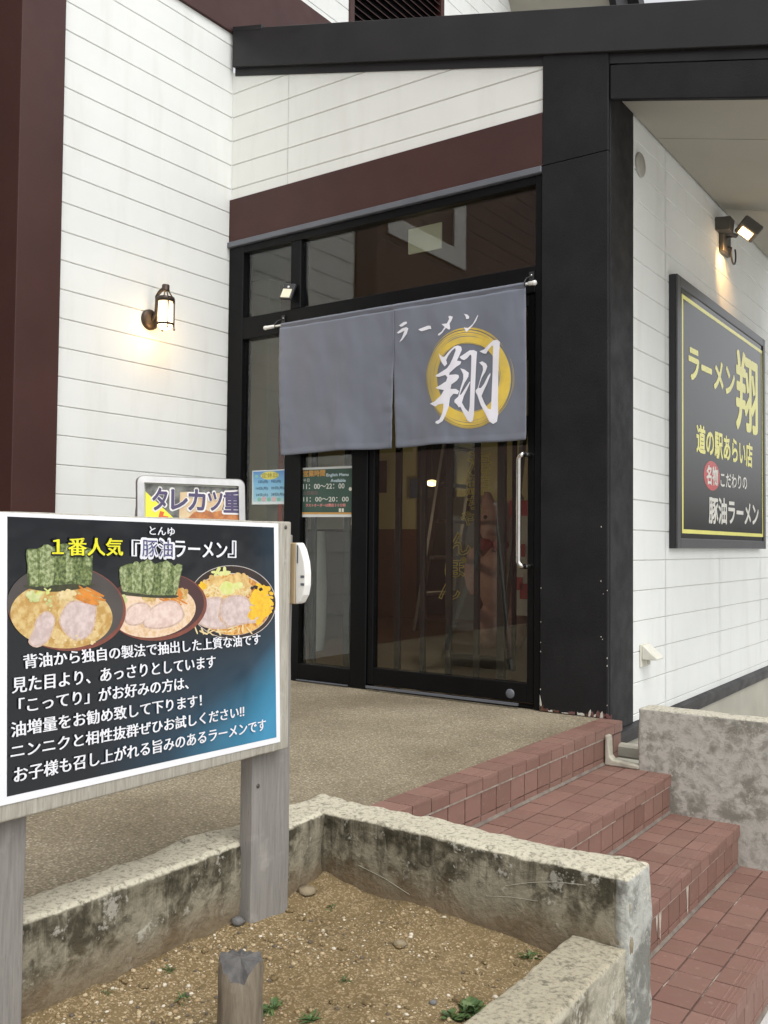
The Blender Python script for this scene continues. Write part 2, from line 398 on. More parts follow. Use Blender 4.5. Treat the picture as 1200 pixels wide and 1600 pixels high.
def siding(mb, axis, pos, u0, u1, z0, z1, lines, joints=(), out=1):
    def P(d, u, z): return (pos+out*d, u, z) if axis == 0 else (u, pos+out*d, z)
    g = .0028; dep = -.0055
    ls_ = sorted(l for l in lines if z0+.01 < l < z1-.01)
    prof = [(0, z0)]
    for l in ls_: prof += [(0, l-g-.0015), (dep, l-g*.5), (dep, l+g*.5), (0, l+g+.0015)]
    prof.append((0, z1))
    cuts = [u0]+[j for j in sorted(joints) if u0 < j < u1]+[u1]
    for a, b in zip(cuts[:-1], cuts[1:]):
        aa = a+(.0025 if a != u0 else 0); bb = b-(.0025 if b != u1 else 0)
        for k, ((d0, za), (d1, zb)) in enumerate(zip(prof[:-1], prof[1:])):
            mb.add([P(d0,aa,za), P(d0,bb,za), P(d1,bb,zb), P(d1,aa,zb)], [(0,1,2,3)], 1 if (k % 4) == 2 else 0)
    for j in cuts[1:-1]:
        mb.add([P(-.0015,j-.003,z0), P(-.0015,j+.003,z0), P(-.0015,j+.003,z1), P(-.0015,j-.003,z1)], [(0,1,2,3)], 2)
    d0, d1 = (-.012, -.13)
    p, q = P(d0,u0,z0), P(d1,u1,z1)
    mb.box(*p, *q, 0)
CAULK = flat('caulk', (.60,.59,.55), .7)
# tower side wall (plane x = 0, faces +X)
mb = MB(); siding(mb, 0, 0, -1.235, 1e-3, .0, 3.95, [3.575+.15*k for k in range(-25, 4)])
mb.build('side_wall', [SIDING, GROOVE, CAULK], B, recalc=False)
mb = MB(); siding(mb, 0, 0, -1.475, 1.17, 4.475, 7.6, [4.822+.15*k for k in range(-2, 22)])
siding(mb, 0, 0, 2.474, 3.72, 4.475, 7.6, [4.822+.15*k for k in range(-2, 22)])
siding(mb, 0, 0, 1.17, 2.474, 4.475, 4.5, []); siding(mb, 0, 0, 1.17, 2.474, 6.9, 7.6, [])
mb.build('upper_wall', [SIDING, GROOVE, CAULK], B, recalc=False)
mb = MB(); mb.box(-.45, -1.478, -.05, .022, -1.228, 7.6); mb.build('corner_column', BROWN, B, bevel=.003)
mb = MB(); mb.box(-.1, -1.227, 3.951, .018, 3.72, 4.474); mb.build('trim_band', BROWN, B, bevel=.002)
# louvred vent panel high on the tower
mb = MB(); y0, y1, z0, z1 = 1.172, 2.472, 4.5, 6.9
for a in (y0, y1-.05): mb.box(-.05, a, z0, .015, a+.05, z1, 0)
mb.box(-.05, y0, z1-.05, .014, y1, z1, 0); mb.box(-.06, y0, z0, -.045, y1, z1, 1)
k = z0
while k < z1-.06:
    mb.prism([(-.04, y0+.05, k+.045), (.008, y0+.05, k), (.008, y0+.05, k+.006), (-.04, y0+.05, k+.051)], (0, y1-y0-.1, 0), 0); k += .058
mb.build('louvre', [BROWN, DARKPL], B)
# tower roof verge: sloping beige soffit with a black barge board
mb = MB()
dy, dz = .67, -1.0
a = Vector((0, 3.45, 6.27)); dv = Vector((0, .066, -.10))*9
mb.prism([a, a+dv, a+dv+Vector((0, .14, .12)), a+Vector((0, .14, .12))], (.95, 0, 0), 0)
mb.box(-.45, -2.2, 7.62, 1.0, 3.2, 7.7, 0)  # unseen eave slab, added to keep overhead sky light off the tower wall
mb.build('soffit_and_shade_eave', SOFFIT, B)
mb = MB(); p0 = a+Vector((.95, -.03, -.02))
mb.prism([p0, p0+dv*1.3, p0+dv*1.3+Vector((0,.25,.2)), p0+Vector((0,.25,.2))], (.06, 0, 0), 0)
p0 = a+Vector((.93, .22, .3)); mb.prism([p0, p0+dv*1.3, p0+dv*1.3+Vector((0,.12,.1)), p0+Vector((0,.12,.1))], (.16, 0, 0), 0)
mb.build('barge_board', FASCIA, B)
mb = MB(); mb.prism([U(1,6.4,964,30), U(1,6.4,1000,30), U(1,6.4,988,-14), U(1,6.4,972,-14)], (0,.3,0)); mb.build('roof_ridge', FASCIA, B)

# entrance wall (plane y = 0, faces -Y)
mb = MB(); siding(mb, 1, 0, .001, 2.13, 2.904, 3.72, [3.575-.15*k for k in range(-1, 5)], joints=[.46], out=-1)
o = mb.build('entrance_wall', [SIDING2, GROOVE, CAULK], B, recalc=False)
bm = bmesh.new(); bm.from_mesh(o.data)
bmesh.ops.bisect_plane(bm, geom=bm.verts[:]+bm.edges[:]+bm.faces[:], plane_co=(0, 0, 3.71), plane_no=(.262, 0, 1), clear_outer=True)
bm.to_mesh(o.data); bm.free()
mb = MB(); mb.box(.001, -.016, 2.636, 2.116, .1, 2.903); mb.build('lintel_band', BROWN, B, bevel=.002)
mb = MB(); mb.box(.001, -.032, 2.602, 2.116, .05, 2.634); mb.build('drip_strip', DRIP, B, bevel=.003)
# shed roof over the entrance, falling to the right
def zt(x): return 3.975-.269*x
def zb(x): return 3.735-.2605*x
XE = 4.3
mb = MB()
mb.prism([(.024,-.034,zb(.024)), (XE,-.034,zb(XE)), (XE,-.034,zt(XE)), (.024,-.034,zt(.024))], (0, .028, 0), 0)
mb.prism([(.026,-.038,zt(.026)-.012), (.27,-.038,zt(.27)-.012), (.27,-.038,zt(.27)+.016), (.026,-.038,zt(.026)+.012)], (0, .036, 0), 0)
mb.build('fascia', FASCIA, B, bevel=.003)
mb = MB(); mb.prism([(.024,-.0062,zb(.024)-.046), (XE,-.0062,zb(XE)-.046), (XE,-.0062,zt(XE)-.04), (.024,-.0062,zt(.024)-.04)], (0, .006, 0), 0)
mb.build('fascia_backing', FASCIA, B)
YC = 3.25
mb = MB()
for xa, xb, yy in ((.024, 2.44, 6), (2.4401, XE, YC)): mb.prism([(xa,.0,zb(xa)+.06), (xb,.0,zb(xb)+.06), (xb,.0,zt(xb)-.01), (xa,.0,zt(xa)-.01)], (0, yy, 0), 0)
mb.build('roof', FASCIA, B)
# beam and soffit of the canopy beside the right-hand wall
def zs(x): return 2.925-.258*(x-2.4507)
mb = MB(); mb.prism([(2.462,-.018,2.872), (XE,-.018,2.872-.257*(XE-2.462)), (XE,-.018,3.036-.257*(XE-2.462)), (2.462,-.018,3.036)], (0, .03, 0), 0)
mb.build('canopy_beam', BLACK, B, bevel=.004)
mb = MB()
for j, (ya, yb) in enumerate(((.0125, .62), (.626, 1.85), (1.856, YC))):
    mb.prism([(2.462,ya,zs(2.462)), (XE,ya,zs(XE)), (XE,ya,zs(XE)+.03), (2.462,ya,zs(2.462)+.03)], (0, yb-ya, 0), 0)
mb.build('canopy_soffit', SOFFIT, B)
# right-hand wall (plane x = W, faces +X)
mb = MB(); siding(mb, 0, W, .1, 7.5, -.065, 2.99, [2.218-.15*k for k in range(-6, 16)], joints=[.80, 1.82, 2.84])
mb.build('right_wall', [SIDING, GROOVE, CAULK], B, recalc=False)
mb = MB(); mb.box(W-.1, .02, -.70, W-.004, 7.5, -.066); mb.build('foundation', FOUND, B)
mb = MB(); mb.prism([(W-.003,.06,-.148), (W+.016,.06,-.143), (W+.030,.06,-.10), (W+.030,.06,-.078), (W-.003,.06,-.066)], (0, 7.4, 0)); mb.build('base_flashing', FASCIA, B)
# black corner post with peeling foot
mb = MB(); mb.box(2.116,-.022,.0,2.455,.1,2.632); mb.prism([(2.117,-.019,2.634), (2.454,-.019,2.634), (2.454,-.019,zb(2.454)+.02), (2.117,-.019,zb(2.117)+.02)], (0,.119,0))
mb.box(2.30,.0,-.068,2.4585,.30,3.02)
post = mb.build('corner_post', BLACK, B, bevel=.004)
rng = random.Random(3)
mb = MB()
x = 2.118
while x < 2.452:
    wd = rng.uniform(.012, .035); h = rng.uniform(.006, .03)*(1.6 if x < 2.14 or x > 2.39 else .8); mm = rng.choice([0, 0, 1, 1, 2])
    pts = [(x, -.0235, .001)]
    for k in range(5): pts.append((x+wd*k/4, -.0235, h*rng.uniform(.4, 1)))
    pts.append((x+wd, -.0235, .001)); mb.prism(pts, (0, .002, 0), mm); x += wd*rng.uniform(.75, 1.5)
mb.prism([(2.1175,-.0235,.0), (2.128,-.0235,.03), (2.121,-.0235,.06), (2.1175,-.0235,.075)], (0,.002,0), 0)
for k in range(14):
    zz = rng.uniform(.05, .9); s_ = rng.uniform(.0015, .004); xx = rng.choice([2.4535, 2.121, rng.uniform(2.42,2.45)])
    mb.prism([(xx-s_,-.0235,zz), (xx+s_*.6,-.0235,zz-s_), (xx+s_*.4,-.0235,zz+s_*1.6)], (0,.002,0), 0)
for k in range(7):
    xx = 2.36+.014*k+rng.uniform(-.004,.004); h = rng.uniform(.01,.035)
    mb.prism([(xx,-.0238,.0), (xx+.018,-.0238,.002), (xx+.012,-.0238,h), (xx+.004,-.0238,h*.7)], (0,.002,0), rng.choice([0,2,2]))
mb.build('peeling_paint', [flat('bare_primer', (.55,.52,.46), .8), M('rust', (.075,.03,.02), (.13,.06,.035), 40, .9), flat('old_red_primer', (.16,.075,.07), .8)], post)

# ---- aluminium shop front
mb = MB()
F0, F1 = -.012, .075
def bar(x0, x1, z0, z1, d=0): mb.box(x0, F0+d, z0, x1, F1-d, z1)
bar(.002, .122, .0, 2.60)                 # left jamb
bar(2.078, 2.115, .0, 2.60)               # right jamb
bar(.122, 2.078, 2.555, 2.60, .002)       # head
bar(.122, 2.078, 2.022, 2.155, .002)      # transom rail
bar(.500, .578, 2.155, 2.555, .004)       # upper mullion
bar(.470, .592, .0, 2.022, .004)          # lower mullion
bar(.122, .470, .0, .11, .006); bar(.592, .965, .0, .10, .006)
bar(.965, 1.075, .0, 2.022, .003)
bar(1.075, 2.078, .0, .014, .02)
fr = mb.build('shop_front_frame', ALU, B, bevel=.004)
mb = MB(); mb.box(1.09,-.028,.010,2.0,-.014,.022); mb.box(.595,-.024,.006,.96,-.013,.012); mb.build('door_track', DRIP, fr)
for (xa, xb, za, zz) in ((.122,.5,2.155,2.555), (.578,2.078,2.155,2.555), (.122,.47,.11,2.022), (.592,.965,.10,2.022)):
    mb = MB(); mb.box(xa+.001,.02,za+.001,xb-.001,.026,zz-.001); mb.build('window_pane', GLASS, fr)
mb = MB()
mb.box(1.079,.0,.026,1.115,.05,2.018); mb.box(2.036,.0,.026,2.074,.05,2.018); mb.box(1.115,.001,1.96,2.036,.049,2.018)
mb.box(1.115,.001,.026,2.036,.049,.118)
door = mb.build('door', ALU, B, bevel=.003)
mb = MB(); mb.box(1.116,.022,.119,2.035,.028,1.959); mb.build('door_glass', GLASS, door)
h0 = U(1,-.07,812,706); h1 = U(1,-.07,812,889)
zt_, zb_ = h0.z-.012, h1.z+.012; hx = 2.055; gx = U(1,-.075,807,800).x+.01
pts = [(hx,.0,zt_)]
pts += [(hx,-.03,zt_), (hx-.004,-.05,zt_), (hx-.016,-.064,zt_)]
def arc(xa, xb, z, sgn):
    o = []
    for i in range(1, 7):
        t = i/6*math.pi/2; r = .028
        o.append((xb+r*(1-math.sin(t)), -.072, z-sgn*r*(1-math.cos(t))))
    return o
pts += arc(hx, gx, zt_, 1)
low = [(hx,.0,zb_), (hx,-.03,zb_), (hx-.004,-.05,zb_), (hx-.016,-.064,zb_)]+arc(hx, gx, zb_, -1)
mb = MB(); mb.tube(pts+low[::-1], .0125, 12)
mb.build('door_handle', STEEL, door)
q = U(1,0,797,1084)
mb = MB(); mb.lathe((q.x,.001,q.z), [(.0,-.006),(.019,-.006),(.024,-.002),(.024,.01)], 24, axis=(0,1,0)); mb.build('floor_lock', DRIP, door)

# brown rear wing of the same building beside the tower (reflected in the glass)
mb = MB(); mb.box(-.45,-16,-.6,-.22,-1.48,3.1,0); siding(mb, 0, -.22, -16, -1.48, 3.1, 5.2, [3.25+.15*k for k in range(0,13)])
mb.build('wing_wall', [BROWN2, GROOVE, CAULK], B, recalc=False)

mb = MB(); a = U(0,-.215,704,370); b_ = U(0,-.215,722,370); zt1 = U(0,-.215,713,300).z; zb1 = U(0,-.215,722,421).z; l_ = U(0,-.215,600,365)
mb.box(-.2195,-a.y,zb1,-.20,-b_.y,zt1+1.0); mb.box(-.2196,-l_.y+.0,zb1,-.201,-a.y-.001,zb1+.16)
mb.build('white_trim', WHITEPL, B)
# ---- entrance lobby behind the glass
mb = MB(); mb.box(-4.6,.08,-.05,2.43,4.3,-.004); mb.build('lobby_floor', M('lobby_floor_tile', (.16,.10,.06), (.10,.065,.04), 2, .28), B)
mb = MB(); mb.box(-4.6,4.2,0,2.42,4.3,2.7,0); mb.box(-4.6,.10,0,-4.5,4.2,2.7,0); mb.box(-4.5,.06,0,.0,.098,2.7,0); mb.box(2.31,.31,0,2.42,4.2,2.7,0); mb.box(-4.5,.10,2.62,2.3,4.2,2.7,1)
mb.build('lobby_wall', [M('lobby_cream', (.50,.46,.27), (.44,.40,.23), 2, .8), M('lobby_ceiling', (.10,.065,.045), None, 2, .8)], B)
mb = MB(); mb.box(-4.49,4.17,0,2.309,4.199,.95); mb.box(-4.499,.2,0,-4.48,4.16,.95); mb.build('dado', M('brown_dado', (.16,.075,.045), (.12,.055,.03), 3, .5), B)
def px_panel(mb, y, xa, xb, ya, yb, th=.02, mat=0):
    c = U(1, y, (xa+xb)/2, (ya+yb)/2); l = U(1, y, xa, (ya+yb)/2); r = U(1, y, xb, (ya+yb)/2)
    t = U(1, y, (xa+xb)/2, ya); b = U(1, y, (xa+xb)/2, yb)
    mb.box(l.x, y, max(b.z, .0), r.x, y+th, t.z, mat)
# lattice of dark uprights just inside the glass
t = thing('lattice_screen', 'dark upright bars standing just behind the entrance glass', 'screen', (1.5, .17, 0))
for xa, xb in ((484,491), (536,547), (616,624), (656,663), (696,704), (740,747), (776,788)):
    mb = MB(); l = U(1,.16,xa,900).x; r = U(1,.16,xb,900).x; mb.box(l,.16,.0,r,.185,2.02); mb.build('bar', flat('bar_brown', (.018,.015,.013), .5), t, bevel=.002)
mb = MB(); mb.box(.6,.158,2.021,2.07,.187,2.07); mb.build('top_rail', ALU, t)
# cream post added inside the left pane in place of a pale reflection
mb = MB(); l = U(1,.6,394,440).x; r = U(1,.6,421,440).x; mb.box(l,.6,0,r,.72,2.6)
tag(mb.build('pillar', flat('pale_reflection_post', (.62,.60,.48), .7), None, bevel=.004), 'pale cream post standing in for a reflection in the narrow left window pane', 'pillar')
# red hanging banner
mb = MB(); l = U(1,.8,429,690).x; r = U(1,.8,443,690).x; mb.box(l,.8,.75,r,.806,1.75); 
tag(mb.build('banner', flat('red_cloth', (.30,.03,.025), .7), None), 'red cloth banner hanging inside behind the left window pane', 'banner')
# inner door with outlined lettering
YD = 1.15
t = thing('inner_door', 'inner glass door with yellow outlined vertical lettering, behind the entrance door', 'door', (1.2, YD, 0))
l = U(1,YD,704,800).x; r = U(1,YD,800,800).x
mb = MB(); mb.box(l-.02,YD,.0,l,YD+.03,2.1); mb.box(r,YD,.0,r+.02,YD+.03,2.1); mb.box(l,YD,2.06,r,YD+.03,2.1); mb.box(l,YD,.0,r,YD+.03,.08)
mb.build('door_frame', ALU, t)
mb = MB(); mb.box(l,YD+.01,.08,r,YD+.016,2.06); mb.build('door_glass', glassmat('inner_glass', (.9,.9,.88), .03), t)
YEL = emit('yellow_outline', (.8,.6,.12), .0, (.78,.60,.14))
mb = MB()
for ch, cx, cy, s_ in (('海',748,722,19), ('鮮',745,757,19), ('ち',741,786,11), ('ゃ',731,810,12), ('ん',717,850,19), ('ぽ',712,886,17), ('ん',702,920,17)):
    vs, fs = textmesh(ch)
    a = U(1,YD-.002,cx-s_,cy+s_*.95); b_ = U(1,YD-.002,cx+s_,cy+s_*.95); c_ = U(1,YD-.002,cx-s_,cy-s_*.95); b_.z = a.z; c_.x = a.x
    # outline: thin tubes round the glyph borders
    tmp = bpy.data.curves.new('t','FONT'); tmp.body = ch; tmp.size = 1; tmp.fill_mode = 'NONE'; tmp.bevel_depth = .022; tmp.bevel_resolution = 0; tmp.resolution_u = 2; tmp.offset = .015
    to = bpy.data.objects.new('t', tmp); COL.objects.link(to)
    me = bpy.data.meshes.new_from_object(to.evaluated_get(bpy.context.evaluated_depsgraph_get()))
    vv = [v.co.copy() for v in me.vertices]; ff = [list(p.vertices) for p in me.polygons]
    bpy.data.objects.remove(to); bpy.data.curves.remove(tmp); bpy.data.meshes.remove(me)
    x0 = min(v.x for v in vv); x1 = max(v.x for v in vv); z0 = min(v.y for v in vv); z1 = max(v.y for v in vv)
    mb.add([a+(b_-a)*((v.x-x0)/(x1-x0))+(c_-a)*((v.y-z0)/(z1-z0))+Vector((0, v.z*.02, 0)) for v in vv], ff)
mb.build('lettering', YEL, t)
# black panel for the darkness of an open passage, lit pendant before it
mb = MB(); px_panel(mb, 4.1, 652, 706, 600, 960, .05); tag(mb.build('doorway', flat('passage_shade_black', (.012,.011,.010), .8), None), 'black panel standing for the darkness of the lobby doorway around the lit pendant', 'doorway')
q = U(1, 3.7, 675, 753)
t = thing('pendant_lamp', 'small lit pendant lamp glowing in the dark lobby doorway', 'lamp', q)
mb = MB(); mb.lathe(q, [(.0,-.045),(.035,-.04),(.055,-.015),(.05,.01),(.02,.02),(0,.02)], 18); mb.build('lamp_shade', emit('pendant_glow', (1,.74,.36), 3), t)
mb = MB(); mb.tube([q+Vector((0,0,.02)), Vector((q.x,q.y,2.62))], .004, 6); mb.build('cord', DARKPL, t)
pb = bpy.data.lights.new('pendant_bulb', 'POINT'); pb.energy = 6; pb.color = (1,.80,.50); pb.shadow_soft_size = .06
po2 = bpy.data.objects.new('pendant_bulb', pb); COL.objects.link(po2); po2.location = (q.x, q.y-.12, q.z-.12); attach(po2, t)
# small golden bulb behind the left pane
q = U(1, 1.0, 424, 806)
t = thing('glass_bulb', 'tiny glowing golden bulb hanging behind the left window pane just above the wooden sign', 'lamp', q)
mb = MB(); mb.lathe(q, [(0,-.028),(.012,-.022),(.017,-.006),(.012,.010),(.007,.02),(0,.021)], 12); mb.build('bulb', emit('gold_glow', (1,.68,.25), 7), t)
mb = MB(); mb.tube([q+Vector((0,0,.02)), Vector((q.x,q.y,2.62))], .003, 6); mb.build('cord', DARKPL, t)
gb = bpy.data.lights.new('bulb_light', 'POINT'); gb.energy = 14; gb.color = (1,.80,.52); gb.shadow_soft_size = .03
go = bpy.data.objects.new('bulb_light', gb); COL.objects.link(go); go.location = (q.x+.04, q.y+.05, q.z); attach(go, t)
# stepladder
yl = 1.75
t = thing('stepladder', 'grey aluminium stepladder standing open behind the entrance door', 'ladder', (1.2, yl, 0))
A0 = U(1,yl,705,640); A1 = U(1,yl,650,985); 
def rail(dx, name, a, b, dy=0):
    mb = MB(); d = (b-a); n_ = Vector((1,0,0)); mb.obox((a+b)/2+Vector((dx,dy,0)), Vector((1,0,0)), Vector((0,1,0)), d.normalized(), .012, .03, d.length/2); return mb.build(name, LAD, t)
LAD = M('ladder_aluminium', (.22,.22,.22), None, 9, .4, metal=.6)
A1.z = max(A1.z, .02)
rail(0, 'rail', A0, A1); rail(0, 'rail', A0+Vector((0,.42,0)), A1+Vector((0,.5,0)))
for k in range(1, 6):
    f = k/6; p = A0+(A1-A0)*f; mb = MB(); mb.box(p.x-.03, p.y, p.z-.012, p.x+.04, p.y+.42+.08*f, p.z+.012); mb.build('step', LAD, t)
E0 = A0+Vector((.05,0,0)); E1 = U(1,yl,786,985); E0 = U(1,yl,822,650); E1.z = max(E1.z, .02)
rail(0, 'rail', E0, E1); rail(0, 'rail', E0+Vector((0,.42,0)), E1+Vector((0,.5,0)))
# pink plush animal
q = U(1, 2.3, 783, 1000); q.z = 0; sc_ = 1.0
def ellipsoid(mb, c, r, n=14):
    c = Vector(c); mm = n//2; vs = []; 
    for i in range(mm+1):
        th = math.pi*i/mm
        for k in range(n):
            ph = 2*math.pi*k/n; vs.append((c.x+r[0]*math.sin(th)*math.cos(ph), c.y+r[1]*math.sin(th)*math.sin(ph), c.z+r[2]*math.cos(th)))
    fs = [(i*n+k, i*n+(k+1) % n, (i+1)*n+(k+1) % n, (i+1)*n+k) for i in range(mm) for k in range(n)]
    mb.add(vs, fs, 0, True)
t = thing('plush_animal', 'big pink plush animal with a red ribbon standing behind the entrance door', 'plush toy', q)
mb = MB()
for c, r in (((0,0,.52),(.20,.17,.27)), ((0,0,.95),(.19,.17,.18)), ((-.1,0,.16),(.10,.11,.19)), ((.1,0,.16),(.10,.11,.19)), ((-.23,-.02,.58),(.08,.08,.2)), ((.23,-.02,.58),(.08,.08,.2)), ((-.13,0,1.12),(.06,.04,.09)), ((.13,0,1.12),(.06,.04,.09)), ((0,-.17,.92),(.08,.06,.06))):
    ellipsoid(mb, (q.x+c[0], q.y+c[1], q.z+c[2]), r)
pl = mb.build('body', M('pink_plush', (.80,.50,.46), (.70,.41,.38), 20, .95, .3, 150), t)
rm = pl.modifiers.new('r', 'REMESH'); rm.mode = 'VOXEL'; rm.voxel_size = .02; rm.use_smooth_shade = True
mb = MB()
for s_ in (-1, 1): ellipsoid(mb, (q.x+.07*s_, q.y-.155, q.z+.79), (.075,.03,.05), 10)
ellipsoid(mb, (q.x, q.y-.17, q.z+.79), (.025,.025,.025), 8)
mb.build('ribbon', flat('red_ribbon', (.45,.03,.035), .5), t)
for s_ in (-1, 1):
    mb = MB(); ellipsoid(mb, (q.x+.06*s_, q.y-.155, q.z+1.0), (.016,.012,.018), 8); mb.build('eye', DARKPL, t)
# white cloth hung behind the sidelight
mb = MB(); l = U(1,.5,490,900); r = U(1,.5,506,900); zt1 = U(1,.5,498,830).z; zb1 = U(1,.5,502,1018).z
n = 10; vs = []
for k in range(9):
    f = k/8; wd = (r.x-l.x)*(.35+.65*math.sin(min(1, f*1.4)*math.pi*.62)) * (1 if f < .8 else 1-(f-.8)*3.5)
    for i in range(n): vs.append(((l.x+r.x)/2+wd*.5*math.cos(2*math.pi*i/n), .52+.03*math.sin(2*math.pi*i/n)+.008*math.sin(7*i), zt1+(zb1-zt1)*f))
mb.add(vs, [(k*n+i, k*n+(i+1) % n, (k+1)*n+(i+1) % n, (k+1)*n+i) for k in range(8) for i in range(n)], 0, True)
mb.add(vs[:n], [list(range(n))]); mb.add(vs[-n:], [list(range(n))])
tag(mb.build('folded_cloth', flat('white_cloth', (.55,.55,.50), .8), None), 'folded off white cloth hanging behind the narrow sidelight', 'cloth')
t = thing('display_board', 'white board with red marks standing beside the plush animal near the door handle', 'board', U(1,1.9,815,960))
mb = MB(); px_panel(mb, 1.9, 803, 832, 800, 962, .02); mb.build('board_face', flat('board_pale', (.72,.70,.66), .6), t)
mb = MB(); px_panel(mb, 1.89, 796, 832, 782, 806, .008); mb.build('red_heading', flat('heading_red', (.60,.03,.05), .6), t)
for k, (xa, xb, ya, yb) in enumerate(((806,816,902,922), (812,824,912,936), (808,820,850,870))):
    mb = MB(); px_panel(mb, 1.893, xa, xb, ya, yb, .005); mb.build('red_mark', flat('mark_red2', (.55,.06,.06), .6), t)
mb = MB(); px_panel(mb, 2.5, 704, 746, 776, 968, .03)
tag(mb.build('panel', flat('grey_panel', (.16,.16,.165), .6), None), 'plain grey panel standing in the lobby behind the yellow lettering', 'panel')
# posters on the lobby back wall
mb = MB(); px_panel(mb, 4.09, 640, 652, 748, 778, .006); tag(mb.build('poster', flat('blue_print', (.06,.09,.16), .5), None), 'small blue poster on the lobby back wall left of the pendant', 'poster')
mb = MB(); px_panel(mb, 4.09, 586, 604, 720, 770, .006); tag(mb.build('poster', flat('brown_print', (.05,.025,.02), .5), None), 'dark brown poster on the lobby back wall beside the door stile', 'poster')
# pale glowing square added in the transom in place of a sign's reflection
t = thing('reflected_sign_panel', 'pale square panel with a small yellow character standing in for a sign reflected in the transom glass', 'placard', U(1,.35,665,370))
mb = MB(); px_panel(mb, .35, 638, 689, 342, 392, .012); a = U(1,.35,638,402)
mb.build('panel', emit('reflected_sign_glow', (.9,.9,.62), .10, (.75,.76,.58)), t)  # faint emission stands for the brightness of the reflected sign
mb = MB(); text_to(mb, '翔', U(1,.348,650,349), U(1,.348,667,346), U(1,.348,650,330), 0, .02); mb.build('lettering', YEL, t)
z2 = U(1,.35,664,342).z
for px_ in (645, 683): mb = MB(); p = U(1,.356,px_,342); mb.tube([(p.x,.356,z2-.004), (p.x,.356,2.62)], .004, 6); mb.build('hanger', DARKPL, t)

# ================================================================== STAIRS
ST = thing('tiled_stairs', 'flight of worn red brown tiled steps going down from the terrace', 'stairs', (2.95, -1.1, -.64))
NX = [2.525, 2.81, 3.085, 3.375]
YS0, YS1 = -2.035, -.225
rng = random.Random(11)
def tile_step(i):
    mb = MB(); tint = []
    def tb(*a, m=0):
        t_ = rng.uniform(0, 1); n0 = len(mb.f); mb.box(*a, m); tint.extend([t_]*(len(mb.f)-n0))
    top = -.16*i; nose = NX[i]; back = (NX[i-1]-.0 if i else 2.418)
    # mortar bed
    tb(back-.02, YS0-.06, top-.16-(.10 if i == 3 else 0), nose-.010, (-.03 if i == 0 else YS1+.045), top-.0055, m=1)
    pitch = .1085; yy = YS1+(.21 if i == 0 else .02)
    rows = [(2.421, nose+.003)] if i == 0 else [(back+.004, back+.088), (back+.094, nose-.094), (nose-.088, nose+.003)]
    k = 0; y1 = yy
    while y1 > YS0-.03:
        y0 = max(y1-pitch+.0045+rng.uniform(-.0006,.0006), -2.085); ye = min(y1, -.028 if i == 0 else YS1+.045)
        if i == 0 and y0 < -.24 or i:
            pass
        for rI, (xa, xb) in enumerate(rows):
            lip = rI == len(rows)-1
            dz = rng.uniform(-.0008,.0008)
            tb(xa, y0, top-.012, xb, ye, top+dz)
            if lip:
                n0 = len(mb.f); tb(nose-.006, y0, top-.044, nose+.003, ye, top-.0125)
                for gx_ in (.012, .024, .036): tb(nose-gx_-.004, y0+.001, top+dz-.001, nose-gx_, ye-.001, top+dz+.0011)
        # riser tiles
        tb(nose-.012, y0+.0015, top-.128, nose-.004, ye, top-.050)
        tb(nose-.012, y0+.0015, top-.1575, nose-.0045, ye, top-.1325)
        y1 -= pitch; k += 1
    # lime runs below the nosing
    runs = {0: [(-.62,.02)], 1: [(-1.0,.01)], 2: [(-1.16,.095), (-.88,.10), (-1.19,.06)], 3: []}[i]
    for ry, ln in runs:
        pts = [(nose-.0035, ry-.012, top-.045), (nose-.0035, ry+.016, top-.045), (nose-.0035, ry+.010, top-.045-ln*.35), (nose-.0035, ry+.004, top-.045-ln), (nose-.0035, ry-.002, top-.045-ln*.9), (nose-.0035, ry-.007, top-.045-ln*.4)]
        n0 = len(mb.f); mb.prism(pts, (.0012,0,0), 2); tint.extend([.5]*(len(mb.f)-n0))
    # lime along the joint under the lip
    n0 = len(mb.f); yy = YS1
    while yy > YS0:
        ln = rng.uniform(.05,.3)
        if rng.random() < .92: mb.box(nose-.008, yy-ln, top-.0525, nose-.0022, yy, top-.0445-rng.uniform(0,.002), 2)
        yy -= ln
    mb.prism([(nose-.008,YS0,top-.1598), (nose+.004,YS0,top-.1598), (nose+.0025,YS0,top-.157), (nose-.003,YS0,top-.150), (nose-.008,YS0,top-.150)], (0,YS1-YS0-.002,0), 3)
    tint.extend([.5]*(len(mb.f)-n0))
    return mb.build('step', [TILE, GROUT, LIME, BED], ST, bevel=.0018, tint=tint)
for i in range(4): tile_step(i)

